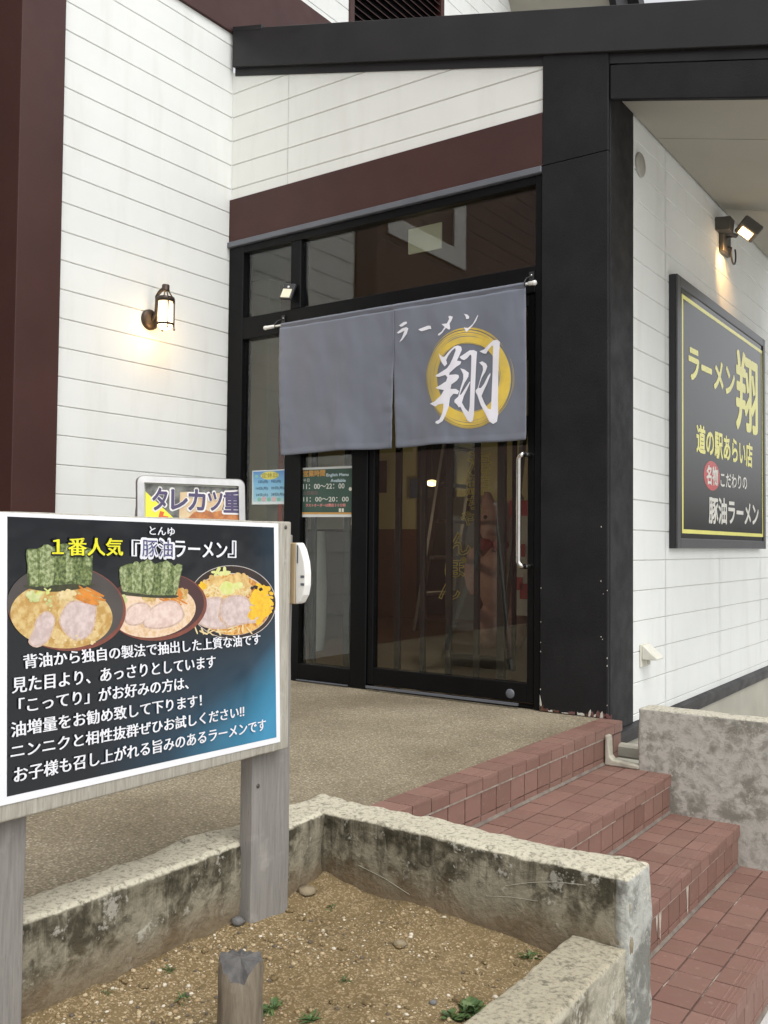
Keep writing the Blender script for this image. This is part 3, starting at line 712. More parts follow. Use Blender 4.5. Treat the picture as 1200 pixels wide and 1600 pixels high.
# concrete side wall right of the stairs
def rough_block(name, mat_, x0, y0, z0, x1, y1, z1, parent=None, res=.02, amp=.006, rnd=.012, seed=0, taper=None):
    """block with worn rounded edges and an uneven surface"""
    bm = bmesh.new(); bmesh.ops.create_cube(bm, size=1)
    for v in bm.verts: v.co = Vector((x0+(x1-x0)*(v.co.x+.5), y0+(y1-y0)*(v.co.y+.5), z0+(z1-z0)*(v.co.z+.5)))
    bmesh.ops.bevel(bm, geom=bm.edges[:], offset=rnd, segments=3, affect='EDGES', profile=.6)
    for ax, (a, b) in enumerate(((x0,x1), (y0,y1), (z0,z1))):
        nseg = max(2, int((b-a)/res)); no = Vector((0,0,0)); no[ax] = 1
        for k in range(1, nseg):
            co = Vector((0,0,0)); co[ax] = a+(b-a)*k/nseg
            bmesh.ops.bisect_plane(bm, geom=bm.verts[:]+bm.edges[:]+bm.faces[:], plane_co=co, plane_no=no)
    bm.normal_update()
    for v in bm.verts:
        p = v.co*7+Vector((seed*13.7,0,0)); q_ = v.co*28+Vector((seed*3.1,0,0))
        edge = sum(min(abs(v.co[i]-a), abs(v.co[i]-b)) < rnd*1.3 for i, (a, b) in enumerate(((x0,x1), (y0,y1), (z0,z1))))
        d = amp*(mnoise.noise(p)+.55*mnoise.noise(q_))*(1.6 if edge > 1 else .6)
        v.co += v.normal*d
    me = bpy.data.meshes.new(name); bm.to_mesh(me); bm.free(); me.materials.append(mat_)
    for p in me.polygons: p.use_smooth = True
    return link(name, me, parent)
CW = thing('concrete_wall', 'low mottled grey concrete wall beside the right end of the stairs', 'wall', (3.3, -.16, -.64))
rough_block('wall_body', CONC, 2.673, -.222, -.70, 4.9, -.10, .100, CW, .03, .004, .008, 2)
mb = MB()
fil = [(2.530,-.16), (2.60,-.160), (2.672,-.160)]
mb.prism([(2.5275,-.235,-.159), (2.5275,-.235,-.03), (2.542,-.235,-.034), (2.548,-.235,-.118), (2.562,-.235,-.134), (2.676,-.235,-.143), (2.676,-.235,-.159)], (0,.05,0))
mb.build('mortar_fillet', MORTAR, CW, bevel=.005, seg=2)
mb = MB(); mb.box(2.456,-.06,-.16,2.672,.0,-.10); mb.build('mortar_ledge', FOUND, CW, bevel=.01)

# ================================================================== PLANTER
PL = thing('planter', 'low walled planter bed of mossy stained concrete beside the stairs', 'planter', (2.9, -2.9, -.2))
rough_block('planter_wall', MOSS, 2.412, -2.175, -.66, 3.358, -2.045, .08, PL, .02, .007, .016, 1)
rough_block('planter_wall', MOSS, 2.412, -5.2, -.66, 2.535, -2.1735, .079, PL, .022, .007, .016, 4)
rough_block('planter_wall', LOWW, 3.228, -5.2, -.66, 3.357, -2.172, -.066, PL, .022, .004, .009, 6)
rough_block('render_coat', moss_mat('pale_render', (.37,.37,.335), (.14,.138,.12), mud=False, amount=.5), 3.325, -2.1825, -.66, 3.3625, -2.0385, .0815, PL, .02, .004, .014, 3)
SCR = flat('scratch_mark', (.33,.31,.245), .9)
for pts in (((790,1384),(830,1379),(870,1378),(915,1383)), ((560,1352),(600,1372),(640,1398)), ((760,1400),(800,1402),(840,1408))):
    mb = MB(); mb.tube([U(1,-2.1765,*p) for p in pts], .0008, 5); mb.build('scratch', SCR, PL)
# soil
def soil_h(x, y):
    h = -.122+.018*mnoise.noise((x*3, y*3, .3))+.010*mnoise.noise((x*9, y*9, 4.2))+.005*mnoise.noise((x*26, y*26, 2))
    h += .030*max(0, 1-abs(y+2.17)/.16)*(.6+.8*mnoise.noise((x*5, 1, 1)))+.024*max(0, 1-abs(x-2.535)/.12)
    h -= .02*max(0, (x-3.0)/.25)
    return h
mb = MB(); nx, ny = 90, 260; X0, X1, Y0, Y1 = 2.50, 3.25, -4.6, -2.15
for j in range(ny+1):
    for i in range(nx+1):
        x = X0+(X1-X0)*i/nx; y = Y0+(Y1-Y0)*j/ny; mb.v.append((x, y, soil_h(x, y)))
for j in range(ny):
    for i in range(nx):
        a = j*(nx+1)+i; mb.f.append([a, a+1, a+nx+2, a+nx+1]); mb.m.append(0); mb.sm.append(True)
struct(mb.build('soil', SOIL, recalc=False))
def pebble(mb, c, r, rng, mat=0, n=6):
    rings = 4; vs = []; sx, sy, sz = r*rng.uniform(.7,1.3), r*rng.uniform(.7,1.3), r*rng.uniform(.4,.75); ro = rng.uniform(0, 6.28)
    for i in range(rings+1):
        th = math.pi*i/rings
        for k in range(n):
            ph = 2*math.pi*k/n+i*.4; j = rng.uniform(.8,1.15)
            x, y = sx*math.sin(th)*math.cos(ph)*j, sy*math.sin(th)*math.sin(ph)*j
            vs.append((c[0]+x*math.cos(ro)-y*math.sin(ro), c[1]+x*math.sin(ro)+y*math.cos(ro), c[2]+sz*math.cos(th)*j))
    mb.add(vs, [(i*n+k, i*n+(k+1) % n, (i+1)*n+(k+1) % n, (i+1)*n+k) for i in range(rings) for k in range(n)], mat, True)
rng = random.Random(21); mb = MB()
for k in range(9000):
    x = rng.uniform(2.54, 3.22); y = rng.uniform(-3.7, -2.18)
    dens = mnoise.noise((x*3.2+5, y*3.2, 9))
    if rng.random() > .35+.9*dens+.25*(y < -2.45): continue
    r = rng.choice([.0012,.0012,.0015,.0015,.002,.002,.0025,.0025,.003,.004,.0055])*rng.uniform(.7,1.2)
    pebble(mb, (x, y, soil_h(x, y)+r*.15), r, rng, rng.choice([0,0,1,1,2,3]), 5)
for k in range(150):
    x = rng.uniform(2.55, 3.2); y = rng.uniform(-3.5, -2.2); r = rng.choice([.004,.005,.006,.008,.011])
    pebble(mb, (x, y, soil_h(x, y)+r*.1), r, rng, 4, 7)
g = mb.build('gravel', [flat('pebble_tan', (.46,.36,.22), .8), flat('pebble_ochre', (.36,.26,.14), .8), flat('pebble_pale', (.60,.54,.43), .8), flat('pebble_dark', (.12,.095,.07), .9), SOIL], None, recalc=False)
g['kind'] = 'stuff'
def soilpt(px, py):
    z = -.12
    for _ in range(4):
        p = U(2, z, px, py); z = soil_h(p.x, p.y)
    return U(2, z, px, py)
STONE = M('grey_stone', (.17,.165,.16), (.11,.105,.10), 12, .85, .3, 70)
STONE2 = M('buff_stone', (.27,.22,.14), (.20,.16,.10), 12, .85, .3, 70)
for (px, py, r, mt_, lab) in ((371,1443,.019,STONE,'dark grey flat stone at the foot of the right sign post'), (479,1396,.021,STONE2,'rounded buff stone near the inner corner of the planter'),
                              (625,1477,.014,STONE2,'buff stone lying alone in the middle of the bare soil'), (677,1568,.008,STONE,'small blackish stone near the leafy weed by the low wall')):
    p = soilpt(px, py); mb = MB(); pebble(mb, (p.x, p.y, p.z+r*.25), r, random.Random(int(px)), 0, 10)
    tag(mb.build('stone', mt_, None, recalc=False), lab, 'stone')
# weeds
LEAF = M('weed_leaf', (.065,.125,.035), (.045,.085,.022), 40, .55)
LEAF2 = M('weed_leaf_pale', (.10,.15,.045), (.07,.11,.03), 40, .6)
def weed(px, py, size, n, lab, broad=False, seed=0, at=None, grp='weeds growing in the planter soil'):
    p = at or soilpt(px, py); rg = random.Random(seed); mb = MB()
    for k in range(n):
        az = rg.uniform(0, 6.28); el = rg.uniform(.15, 1.25); ln = size*rg.uniform(.45, 1.0); wd = ln*(.34 if broad else .17)*rg.uniform(.7,1.2)
        d = Vector((math.cos(az)*math.cos(el), math.sin(az)*math.cos(el), math.sin(el))); sdv = Vector((-math.sin(az), math.cos(az), rg.uniform(-.3,.3)))
        b = p+Vector((rg.uniform(-.2,.2), rg.uniform(-.2,.2), 0))*size
        pts = []
        prof = [(0,.15), (.25,.7), (.5,1), (.75,.75), (1,.03)] if not broad else [(0,.12), (.3,.35), (.45,1), (.55,.6), (.7,.9), (.82,.5), (1,.05)]
        L = [b+d*ln*t_+Vector((0,0,-.45*ln*t_*t_))+sdv*wd*.5*w_ for t_, w_ in prof]; R_ = [b+d*ln*t_+Vector((0,0,-.45*ln*t_*t_))-sdv*wd*.5*w_ for t_, w_ in prof]
        C_ = [b+d*ln*t_+Vector((0,0,-.45*ln*t_*t_-wd*.12)) for t_, w_ in prof]
        m_ = rg.choice([0,0,1]); q_ = len(prof)
        mb.add(L+C_+R_, [(i, i+1, q_+i+1, q_+i) for i in range(q_-1)]+[(q_+i, q_+i+1, 2*q_+i+1, 2*q_+i) for i in range(q_-1)], m_, True)
    tag(mb.build('weed', [LEAF, LEAF2], None, recalc=False), lab, 'weed', grp)
weed(735,1585,.060,60,'broad leafed green weed sprawling against the low planter wall',True,1)
weed(705,1592,.040,26,'smaller lobed weed just left of the broad leafed weed',True,12)
weed(826,1496,.034,26,'thin pale weed in the shady corner by the low wall',False,2)
weed(517,1420,.026,30,'tiny feathery weed nearest the inner corner of the planter',False,3)
weed(537,1532,.022,22,'tiny weed in the middle of the soil to the right of the stump',False,4)
weed(424,1578,.045,36,'green weed sprouting at the right side of the stump',False,5)
weed(487,1594,.034,30,'weed at the bottom edge between stump and broad leafed weed',False,6)
weed(287,1562,.034,34,'upright green weed to the left of the stump',False,7)
weed(265,1517,.022,24,'small weed between the left planter wall and the stump',False,8)
weed(124,1532,.026,26,'dull weed at the foot of the left planter wall',False,9)
weed(168,1552,.022,16,'sparse dull weed near the left sign post',False,10)
weed(0,0,.07,40,'pale grey green weed on the ground against the lowest step riser',True,31,Vector((3.47,-1.28,-.64)),'weeds by the lowest step')
weed(0,0,.05,30,'smaller pale weed beside the one at the lowest step riser',False,32,Vector((3.50,-1.42,-.64)),'weeds by the lowest step')
# stump
sb = U(2, -.16, 374, 1655); stz = U(1, sb.y, 376, 1492).z; srad = .042
t = thing('wooden_stump', 'short weathered sawn wooden stake stump standing in the planter soil', 'stump', (sb.x, sb.y, -.16))
mb = MB(); n = 30; rng = random.Random(5); vs = []; hs_ = [-.17, -.12, -.06, 0]
hts = [-.2+ (stz+.2)*k/9 for k in range(10)]
for ki, h in enumerate(hts):
    for k in range(n):
        a = 2*math.pi*k/n; rr = srad*(1.0-.18*max(0, (h+.12))+.16*mnoise.noise((math.cos(a)*1.6, math.sin(a)*1.6, h*5))+.10*mnoise.noise((math.cos(a)*6, math.sin(a)*6, h*4))+.05*mnoise.noise((math.cos(a)*14, math.sin(a)*14, h*9)))
        zz = h
        if ki == 9:
            dd = math.cos(a-(-.9)); zz = h-.030*max(0, dd-.55)/.45-.012*rng.random()-.014*max(0, mnoise.noise((math.cos(a)*2.2, math.sin(a)*2.2, 5))); rr *= .95
        if ki == 8: zz = h-.03*max(0, math.cos(a+.9)-.5)*1.5
        vs.append((sb.x+rr*math.cos(a), sb.y+rr*math.sin(a), zz))
mb.add(vs, [(i*n+k, i*n+(k+1) % n, (i+1)*n+(k+1) % n, (i+1)*n+k) for i in range(9) for k in range(n)], 0, True)
mb.build('stump_side', STUMPM, t, recalc=False)
top = vs[-n:]; rings = []
mb = MB(); tv = list(top)
for f in (.75, .45, .2):
    for k in range(n):
        x, y, z_ = top[k]; tv.append((sb.x+(x-sb.x)*f, sb.y+(y-sb.y)*f, z_*(f)+(stz-.006*(1-f)+.006*mnoise.noise((x*60*f, y*60*f, f)))*(1-f)))
tv.append((sb.x, sb.y, stz-.004))
mb.add(tv, [(i*n+k, i*n+(k+1) % n, (i+1)*n+(k+1) % n, (i+1)*n+k) for i in range(3) for k in range(n)]+[(3*n+k, 3*n+(k+1) % n, 4*n) for k in range(n)], 0, False)
mb.build('cut_face', STUMPT, t, recalc=False)

# ================================================================== NOREN
YN = -.075
ra = U(1, YN, 413, 513); rb = U(1, YN, 838, 441); rz = (ra.z+rb.z)/2
t = thing('curtain_rod', 'thin white rod with white end caps carrying the grey shop curtain', 'rod', ((ra.x+rb.x)/2, YN, rz))
mb = MB(); mb.tube([(ra.x+.03, YN, rz), (rb.x-.03, YN, rz)], .006, 10); mb.build('rod', WHITEPL, t)
for xa, xb in ((ra.x, ra.x+.075), (rb.x, rb.x-.04)):
    mb = MB(); s_ = 1 if xb > xa else -1
    mb.lathe((xa, YN, rz), [(0,0),(.010,.001),(.0125,.006),(.0125,.016),(.0105,.02),(.0105,abs(xb-xa)),(0,abs(xb-xa))], 14, axis=(s_,0,0)); mb.build('end_cap', WHITEPL, t)
for xh in (ra.x+.095, rb.x-.055):
    mb = MB(); mb.box(xh-.012,-.018,rz+.02,xh+.012,-.0125,rz+.075)
    mb.tube([(xh,-.016,rz+.05), (xh,-.04,rz+.045), (xh,-.07,rz+.03), (xh,-.092,rz+.008), (xh,-.088,rz-.010), (xh,-.072,rz-.013)], .003, 6)
    mb.build('hook', DARKPL, t)
    mb = MB(); mb.lathe((xh,-.018,rz+.058), [(0,-.003),(.004,-.002),(.005,0)], 8, axis=(0,1,0)); mb.build('screw', STEEL, t)
a0 = U(1,YN,440,507); a1 = U(1,YN,612,700); a2 = U(1,YN,618,698); a3 = U(1,YN,822,690); a4 = U(1,YN,822,448); abz = U(1,YN,441,708).z
zN1 = rz+.0095; zN0 = (abz+a3.z+a1.z)/3
xL, xM0, xM1, xR = a0.x, a1.x, a2.x, a4.x
SLITZ = U(1,YN,612,562).z
def noren_y(x, z):
    f = min(1, max(0, (zN1-z)/(zN1-zN0)))
    y = .013*math.sin(x*9.5+.6+1.2*f)*f + .008*math.sin(x*21+1.1+2*f)*(.35+.65*f) + .008*mnoise.noise((x*5+z*1.5, z*2.6-x, 3))*(.3+f) + .003*mnoise.noise((x*13+z*5, z*7, 5))
    y += .005*mnoise.noise((x*14, z*3, 8))*math.exp(-f*7)        # gathers under the sleeve
    for xc, am in ((xL+.20,.004), (xL+.42,-.005), (xL+.60,.003), (xR-.66,-.003), (xR-.42,.004), (xR-.20,-.003)): y += am*math.exp(-abs(x-xc)/.022)*(.5+.5*f)
    pk = math.exp(-abs(x-(xL+xR)/2)/.045)*min(1, f*1.5)+.8*math.exp(-abs(x-xL)/.04)+.5*math.exp(-abs(x-xR)/.04)
    y += .0045*pk*mnoise.noise((x*9+z*6, z*24, 11))
    d = x-xL; y += -.010*math.exp(-(d/.10)**2)*math.sin(f*3.0+.2)
    y += -.006*math.exp(-((x-xR)/.12)**2)*f
    y -= .004*f + (.0022 if f > .962 else 0)
    return YN-.0075*(1-f)-.002+y
NR = None
mb = MB()
nz_ = 70
def cloth_strip(xa, xb, za, zb_, nxs, edge=None):
    o = len(mb.v); nzs = nz_
    for j in range(nzs+1):
        z = za+(zb_-za)*j/nzs
        for i in range(nxs+1):
            x = xa+(xb-xa)*i/nxs
            if edge: x = edge(x, z)
            mb.v.append((x, noren_y(x, z), z+.0025*math.sin(x*9)*j/nzs))
    for j in range(nzs):
        for i in range(nxs):
            a = o+j*(nxs+1)+i; mb.f.append([a, a+1, a+nxs+2, a+nxs+1]); mb.m.append(0); mb.sm.append(True)
xmid = (xM0+xM1)/2
def eL(x, z):
    f = max(0, (SLITZ-z)/(SLITZ-zN0)); g_ = max(0, (x-xL)/(xmid-xL)); return x-(.011*f)*g_+.006*(1-g_)*max(0,(zN1-z)/(zN1-zN0))
def eR(x, z):
    f = max(0, (SLITZ-z)/(SLITZ-zN0)); g_ = max(0, (xR-x)/(xR-xmid)); return x+(.015*f)*g_+.006*(1-g_)*max(0,(zN1-z)/(zN1-zN0))
cloth_strip(xL, xmid, zN1-.03, zN0, 70, eL)
cloth_strip(xmid, xR, zN1-.03, zN0, 70, eR)
# sleeve round the rod, slightly puckered
o = len(mb.v); nxs = 150; ns_ = 12
for i in range(nxs+1):
    x = xL+(xR-xL)*i/nxs
    for k in range(ns_+1):
        a = -math.pi*.5+2*math.pi*k/ns_*.93; r = .0095*(1+.10*mnoise.noise((x*40, k*.4, 2)))
        z = rz+r*math.sin(a)*1.1; y = YN-.001-r*math.cos(a)
        if k == 0:
            z = zN1-.03; y = noren_y(x, z)
        mb.v.append((x, y, z))
for i in range(nxs):
    for k in range(ns_):
        a = o+i*(ns_+1)+k; mb.f.append([a, a+1, a+ns_+2, a+ns_+1]); mb.m.append(0); mb.sm.append(True)
noren = mb.build('noren_curtain', CLOTH, None, recalc=False)
sm = noren.modifiers.new('s', 'SOLIDIFY'); sm.thickness = .0012; sm.offset = 1
tag(noren, 'grey split shop curtain with white brush lettering and a gold ring over the door', 'curtain')
def on_noren(polys, name, mat_, off):
    """flat printed shapes laid on the folds of the cloth; polys in photo pixels"""
    bm = bmesh.new()
    for pts in polys:
        vs = [bm.verts.new(U(1, YN-.01, *p)) for p in pts]
        try: bm.faces.new(vs)
        except ValueError: pass
    bm.normal_update(); bmesh.ops.triangulate(bm, faces=bm.faces[:])
    for ax, lo, hi, st in ((0, xL, xR, .018), (2, zN0, zN1, .02)):
        k = lo
        while k < hi:
            co = Vector((0,0,0)); co[ax] = k; no = Vector((0,0,0)); no[ax] = 1
            bmesh.ops.bisect_plane(bm, geom=bm.verts[:]+bm.edges[:]+bm.faces[:], plane_co=co, plane_no=no); k += st
    for v in bm.verts: v.co.y = noren_y(v.co.x, v.co.z)-.0018-off
    me = bpy.data.meshes.new(name); bm.to_mesh(me); bm.free(); me.materials.append(mat_)
    for p in me.polygons: p.use_smooth = True
    return link(name, me, noren)
def zz2(pts): return [(660+x/8, 500+y/8) for x, y in pts]
def zz3(pts): return [(600+x/7.5, 470+y/7.5) for x, y in pts]
# brushed gold ring: many overlapping bristle arcs
ring = []; rng = random.Random(4)
def arcband(cx, cy, rx0, ry0, rx1, ry1, a0_, a1_, n=40, taper=.12):
    o = []; i_ = []
    for k in range(n+1):
        f = k/n; a = a0_+(a1_-a0_)*f; tp = min(1, f/taper, (1-f)/taper) if taper else 1; tp = max(tp, .03)
        mx_, my_ = (rx0+rx1)/2, (ry0+ry1)/2; hx_, hy_ = (rx1-rx0)/2*tp, (ry1-ry0)/2*tp
        o.append((cx+(mx_+hx_)*math.cos(a), cy+(my_+hy_)*math.sin(a))); i_.append((cx+(mx_-hx_)*math.cos(a), cy+(my_-hy_)*math.sin(a)))
    return [[o[k], o[k+1], i_[k+1], i_[k]] for k in range(n)]
D = math.pi/180
ring += arcband(577, 722, 385, 440, 525, 595, -180*D, 180*D, 72, 0)
thin = []
for (r0, r1, aa, bb) in ((535,545,-150,-40), (545,551,-120,-35), (553,558,-95,-35), (530,538,20,150), (541,547,35,140), (551,556,48,120), (547,551,-20,60), (528,534,-200,-150), (538,541,-215,-160), (560,563,-28,20), (375,383,60,115), (378,384,-110,-60)):
    thin += arcband(577, 722, r0, r0*1.135, r1, r1*1.135, aa*D, bb*D, 30, .3)
ringz = [zz2(p) for p in ring]; thinz = [zz2(p) for p in thin]
on_noren(ringz+thinz, 'gold_ring', GOLD, .0)
gaps = []
for (r0, r1, aa, bb) in ((455,463,-140,-65), (475,479,-150,-80), (497,503,-125,-55), (508,513,-165,-110), (490,496,75,125), (470,474,60,110), (505,509,20,95), (512,517,100,150), (400,404,-30,10), (480,483,-215,-165), (430,434,-190,-140), (395,399,-170,-120)):
    gaps += arcband(577, 722, r0, r0*1.135, r1, r1*1.135, aa*D, bb*D, 24, .4)
on_noren([zz2(p) for p in gaps], 'ring_gap', CLOTH, .0004)
K = [
 [(215,420),(260,465),(290,460),(350,385),(405,335),(450,320),(490,335),(498,375),(475,430),(440,510),(490,520),(480,555),(430,590),(350,665),(345,690),(425,682),(460,690),(465,720),(440,760),(375,810),(365,865),(430,865),(465,890),(450,930),(400,925),(360,975),(345,1080),(310,1190),(270,1270),(215,1305),(178,1290),(185,1270),(230,1250),(265,1180),(280,1110),(282,1050),(215,1060),(180,1085),(140,1070),(98,1045),(165,1020),(245,950),(285,880),(200,865),(175,850),(240,815),(310,770),(325,720),(300,690),(220,715),(180,710),(172,695),(235,660),(315,610),(350,560),(390,480),(425,385),(420,352),(375,392),(330,455),(308,505),(320,550),(290,585),(255,540),(225,470)],
 [(470,465),(535,420),(590,380),(640,375),(680,395),(672,500),(662,700),(652,950),(645,1170),(628,1255),(600,1280),(560,1258),(520,1180),(470,1070),(495,1030),(530,1100),(575,1150),(590,1080),(598,900),(605,700),(612,450),(600,430),(560,480),(525,503),(490,490)],
 [(480,605),(530,620),(580,660),(575,710),(530,790),(495,870),(470,940),(490,930),(540,850),(590,770),(600,775),(560,870),(520,950),(500,1020),(475,1085),(460,1095),(440,1060),(410,1030),(415,1000),(455,960),(480,860),(515,740),(515,680)],
 [(710,390),(770,365),(830,310),(890,255),(940,250),(975,275),(965,420),(950,700),(945,1000),(945,1180),(930,1270),(885,1300),(840,1270),(795,1180),(730,1060),(690,950),(740,950),(780,1040),(825,1110),(860,1120),(868,950),(875,700),(885,450),(890,330),(870,320),(830,370),(795,422),(755,415)],
 [(705,530),(745,515),(795,545),(810,580),(785,650),(740,720),(715,790),(700,850),(730,850),(770,800),(820,700),(850,660),(850,690),(810,800),(770,880),(740,950),(700,960),(665,900),(665,880),(690,850),(720,740),(755,620),(750,575)]]
on_noren([zz2(p) for p in K], 'lettering', PRINT, .0010)
K2 = [[(180,290),(235,250),(270,245),(275,265),(225,300),(200,305)], [(150,375),(215,325),(265,310),(290,325),(270,390),(215,460),(180,485),(215,425),(245,350),(205,370),(170,385)],
 [(400,335),(430,320),(510,290),(545,292),(553,330),(530,328),(440,355),(420,350)],
 [(760,185),(780,178),(815,190),(800,230),(775,270),(785,330),(770,342),(735,320),(690,380),(655,408),(635,405),(640,390),(680,365),(720,310),(680,275),(745,268),(770,215)],
 [(940,155),(975,160),(1000,185),(995,210),(965,215),(960,185)], [(940,310),(960,318),(985,320),(1040,270),(1098,165),(1102,175),(1080,235),(1030,300),(965,370)]]
on_noren([zz3(p) for p in K2], 'lettering', PRINT, .0010)
mb = MB(); mb.tube([(xmid, noren_y(xmid, zN1-.04)-.004, zN1-.04), (xmid, noren_y(xmid, SLITZ)-.004, SLITZ)], .0016, 5); mb.build('seam', CLOTH, noren)

# ================================================================== SIGN ON THE RIGHT-HAND WALL
SX = W+.047
c_tl = U(0,SX,1060,428); c_bl = U(0,SX,1057.5,858); c_br = U(0,SX,1197,857)
y0, y1, z0, z1 = (c_tl.y+c_bl.y)/2, c_br.y, (c_bl.z+c_br.z)/2, c_tl.z
t = thing('wall_sign', 'big black framed shop sign with yellow and white lettering on the white side wall', 'sign', (W, (y0+y1)/2, z0))
SIGNF = M('sign_frame', (.058,.058,.062), (.045,.045,.048), 4, .32)
SIGNP = M('sign_panel', (.030,.030,.030), (.024,.024,.024), 2, .13, spec=.40)
fw = .055
mb = MB(); mb.box(W+.001, y0, z0, SX-.012, y1, z1); mb.build('backing', M('sign_side', (.016,.016,.017), None, 4, .5), t)
mb = MB()
mb.box(SX-.0119, y0, z0, SX, y0+fw, z1); mb.box(SX-.0119, y1-fw, z0, SX, y1, z1); mb.box(SX-.0118, y0+fw, z0, SX-.0005, y1-fw, z0+fw); mb.box(SX-.0118, y0+fw, z1-fw, SX-.0005, y1-fw, z1)
mb.build('frame', SIGNF, t, bevel=.003)
SP = SX-.008
mb = MB(); mb.box(SX-.0117, y0+fw, z0+fw, SP, y1-fw, z1-fw); panel = mb.build('panel', SIGNP, t)
SY = flat('sign_yellow', (.97,.92,.24), .2, .6); SW = flat('sign_white', (.85,.83,.75), .2, .5); SR = flat('sign_red', (.60,.07,.07), .2, .5)
def S(px, py): return U(0, SP+.0012, px, py)
b0 = S(1066.5,459.5); b1 = S(1065,834.5); b2 = S(1192.5,838)
by0, by1, bz0, bz1 = (b0.y+b1.y)/2, b2.y, (b1.z+b2.z)/2, b0.z; bw = .030
bw = .022
mb = MB(); X = SP+.0012
for (ya, yb, za, zb_) in ((by0,by0+bw,bz0,bz1), (by1-bw,by1,bz0,bz1), (by0+bw,by1-bw,bz0,bz0+bw), (by0+bw,by1-bw,bz1-bw,bz1)):
    mb.box(SP+.0002, ya, za, X, yb, zb_)
mb.build('border', SY, panel)
def wtext(mb, s, tl, bl, br, bold=.02, mat=0, off=0):
    BL = S(*bl); TL = S(*tl); BR = S(*br); dz = BR.z-BL.z
    text_to(mb, s, BL, Vector((BL.x, BR.y, BR.z)), Vector((BL.x, BL.y, TL.z)), mat, bold, (off,0,0))
mb = MB(); wtext(mb, 'ラーメン', (1076.5,542), (1076.5,590), (1147.5,620), .035)
wtext(mb, '翔', (1151,546), (1151,668), (1183.5,680), .022)
wtext(mb, '道の駅あらい店', (1088.5,662.5), (1088.5,706), (1175.5,731), .03)
mb.build('lettering', SY, panel)
cc = S(1112.5,743.5); ry = abs(S(1125,743).y-S(1100,743).y)/2; rz_ = abs(S(1112,766.5).z-S(1112,720.5).z)/2
mb = MB(); mb.prism([(SP+.0003, cc.y+ry*math.cos(2*math.pi*k/36), cc.z+rz_*math.sin(2*math.pi*k/36)) for k in range(36)], (.0008,0,0)); mb.build('red_disc', SR, panel)
mb = MB(); wtext(mb, '名物', (1104,727), (1104,756), (1121.5,758.5), .03, 0, .0006)
wtext(mb, 'こだわりの', (1126,738), (1126,760), (1167,765), .018)
wtext(mb, '豚油ラーメン', (1108,776), (1108,817), (1185,821.5), .028)
mb.build('lettering', SW, panel)

# ================================================================== FLOODLIGHT
p0 = U(0, W+.02, 1133, 372)
t = thing('floodlight', 'lit dark floodlight on a wall arm under the beige canopy soffit', 'floodlight', p0)
HOUS = M('flood_housing', (.085,.080,.070), None, 6, .5)
hd = U(1, p0.y-.10, 1170, 358)
mb = MB(); mb.box(W+.001, p0.y-.07, p0.z-.10, W+.03, p0.y+.10, p0.z+.05); mb.build('wall_plate', HOUS, t, bevel=.005)
mb = MB(); mb.tube([(W+.03, p0.y, p0.z), (W+.09, p0.y, p0.z+.0), Vector((hd.x-.20, hd.y, hd.z+.045))], .014, 8)
mb.obox(Vector((hd.x-.17, hd.y, hd.z+.055)), Vector((1,0,-.12)).normalized(), Vector((0,1,0)), Vector((.12,0,1)).normalized(), .07, .05, .04); mb.build('driver_box', HOUS, t, bevel=.008)
aim = Vector((-.55, -.30, -.78)).normalized()
Xh = aim.cross(Vector((0,0,1))).normalized(); Yh = Xh.cross(aim)
mb = MB(); mb.obox(hd-aim*.0, Xh, Yh, aim, .085, .065, .03); mb.build('lamp_head', HOUS, t, bevel=.008)
mb = MB(); mb.obox(hd+aim*.032, Xh, Yh, aim, .055, .040, .003); mb.build('lens', emit('flood_lens', (1,.62,.24), 9), t, bevel=.002)
cpt = U(0, W+.05, 1146, 398); rr = .055
mb = MB(); mb.tube([(W+.03, p0.y+.02, p0.z-.05)]+[(W+.05, cpt.y+rr*math.cos(a), cpt.z+rr*1.1*math.sin(a)) for a in [2.6+.45*k for k in range(11)]], .006, 6); mb.build('cable', DARKPL, t)
spl = bpy.data.lights.new('flood_beam', 'SPOT'); spl.energy = 15; spl.color = (1,.55,.20); spl.spot_size = rad(70); spl.spot_blend = .7; spl.shadow_soft_size = .04
sob = bpy.data.objects.new('flood_beam', spl); COL.objects.link(sob); sob.location = hd+aim*.06
tgt = U(0, W, 1128, 425); sob.rotation_euler = (Vector(sob.location)-tgt).to_track_quat('Z','Y').to_euler(); attach(sob, t)

# vent cap and vent hood
q = U(0, W, 999, 258); mb = MB(); mb.lathe((W+.001, q.y, q.z), [(.062,0),(.062,.006),(.055,.012),(0,.013)], 28, axis=(1,0,0))
tag(mb.build('round_vent', M('vent_grey', (.36,.35,.31), None, 8, .6), None), 'round beige vent cap high on the side wall beside the black post', 'vent')
q = U(0, W, 999, 1043); zt_ = U(0, W, 999, 1007).z
t = thing('vent_hood', 'small cream plastic vent hood low on the white side wall', 'vent', (W, q.y, q.z))
HOOD = M('hood_cream', (.74,.72,.62), None, 8, .5)
mb = MB(); mb.box(W+.001, q.y, q.z, W+.010, q.y+.115, zt_); mb.build('base_plate', HOOD, t, bevel=.002)
mb = MB(); h = zt_-q.z
mb.prism([(W+.0101,q.y+.006,zt_-.004), (W+.022,q.y+.006,zt_-.008), (W+.055,q.y+.006,zt_-.04), (W+.085,q.y+.006,q.z+.05), (W+.085,q.y+.006,q.z+.04), (W+.0101,q.y+.006,q.z+.038)], (0,.103,0)); mb.build('hood', HOOD, t, bevel=.003)
mb = MB(); mb.tube([(W+.03,q.y+.05,q.z+.042), (W+.03,q.y+.05,q.z+.012)], .009, 8); mb.build('drain', HOOD, t)

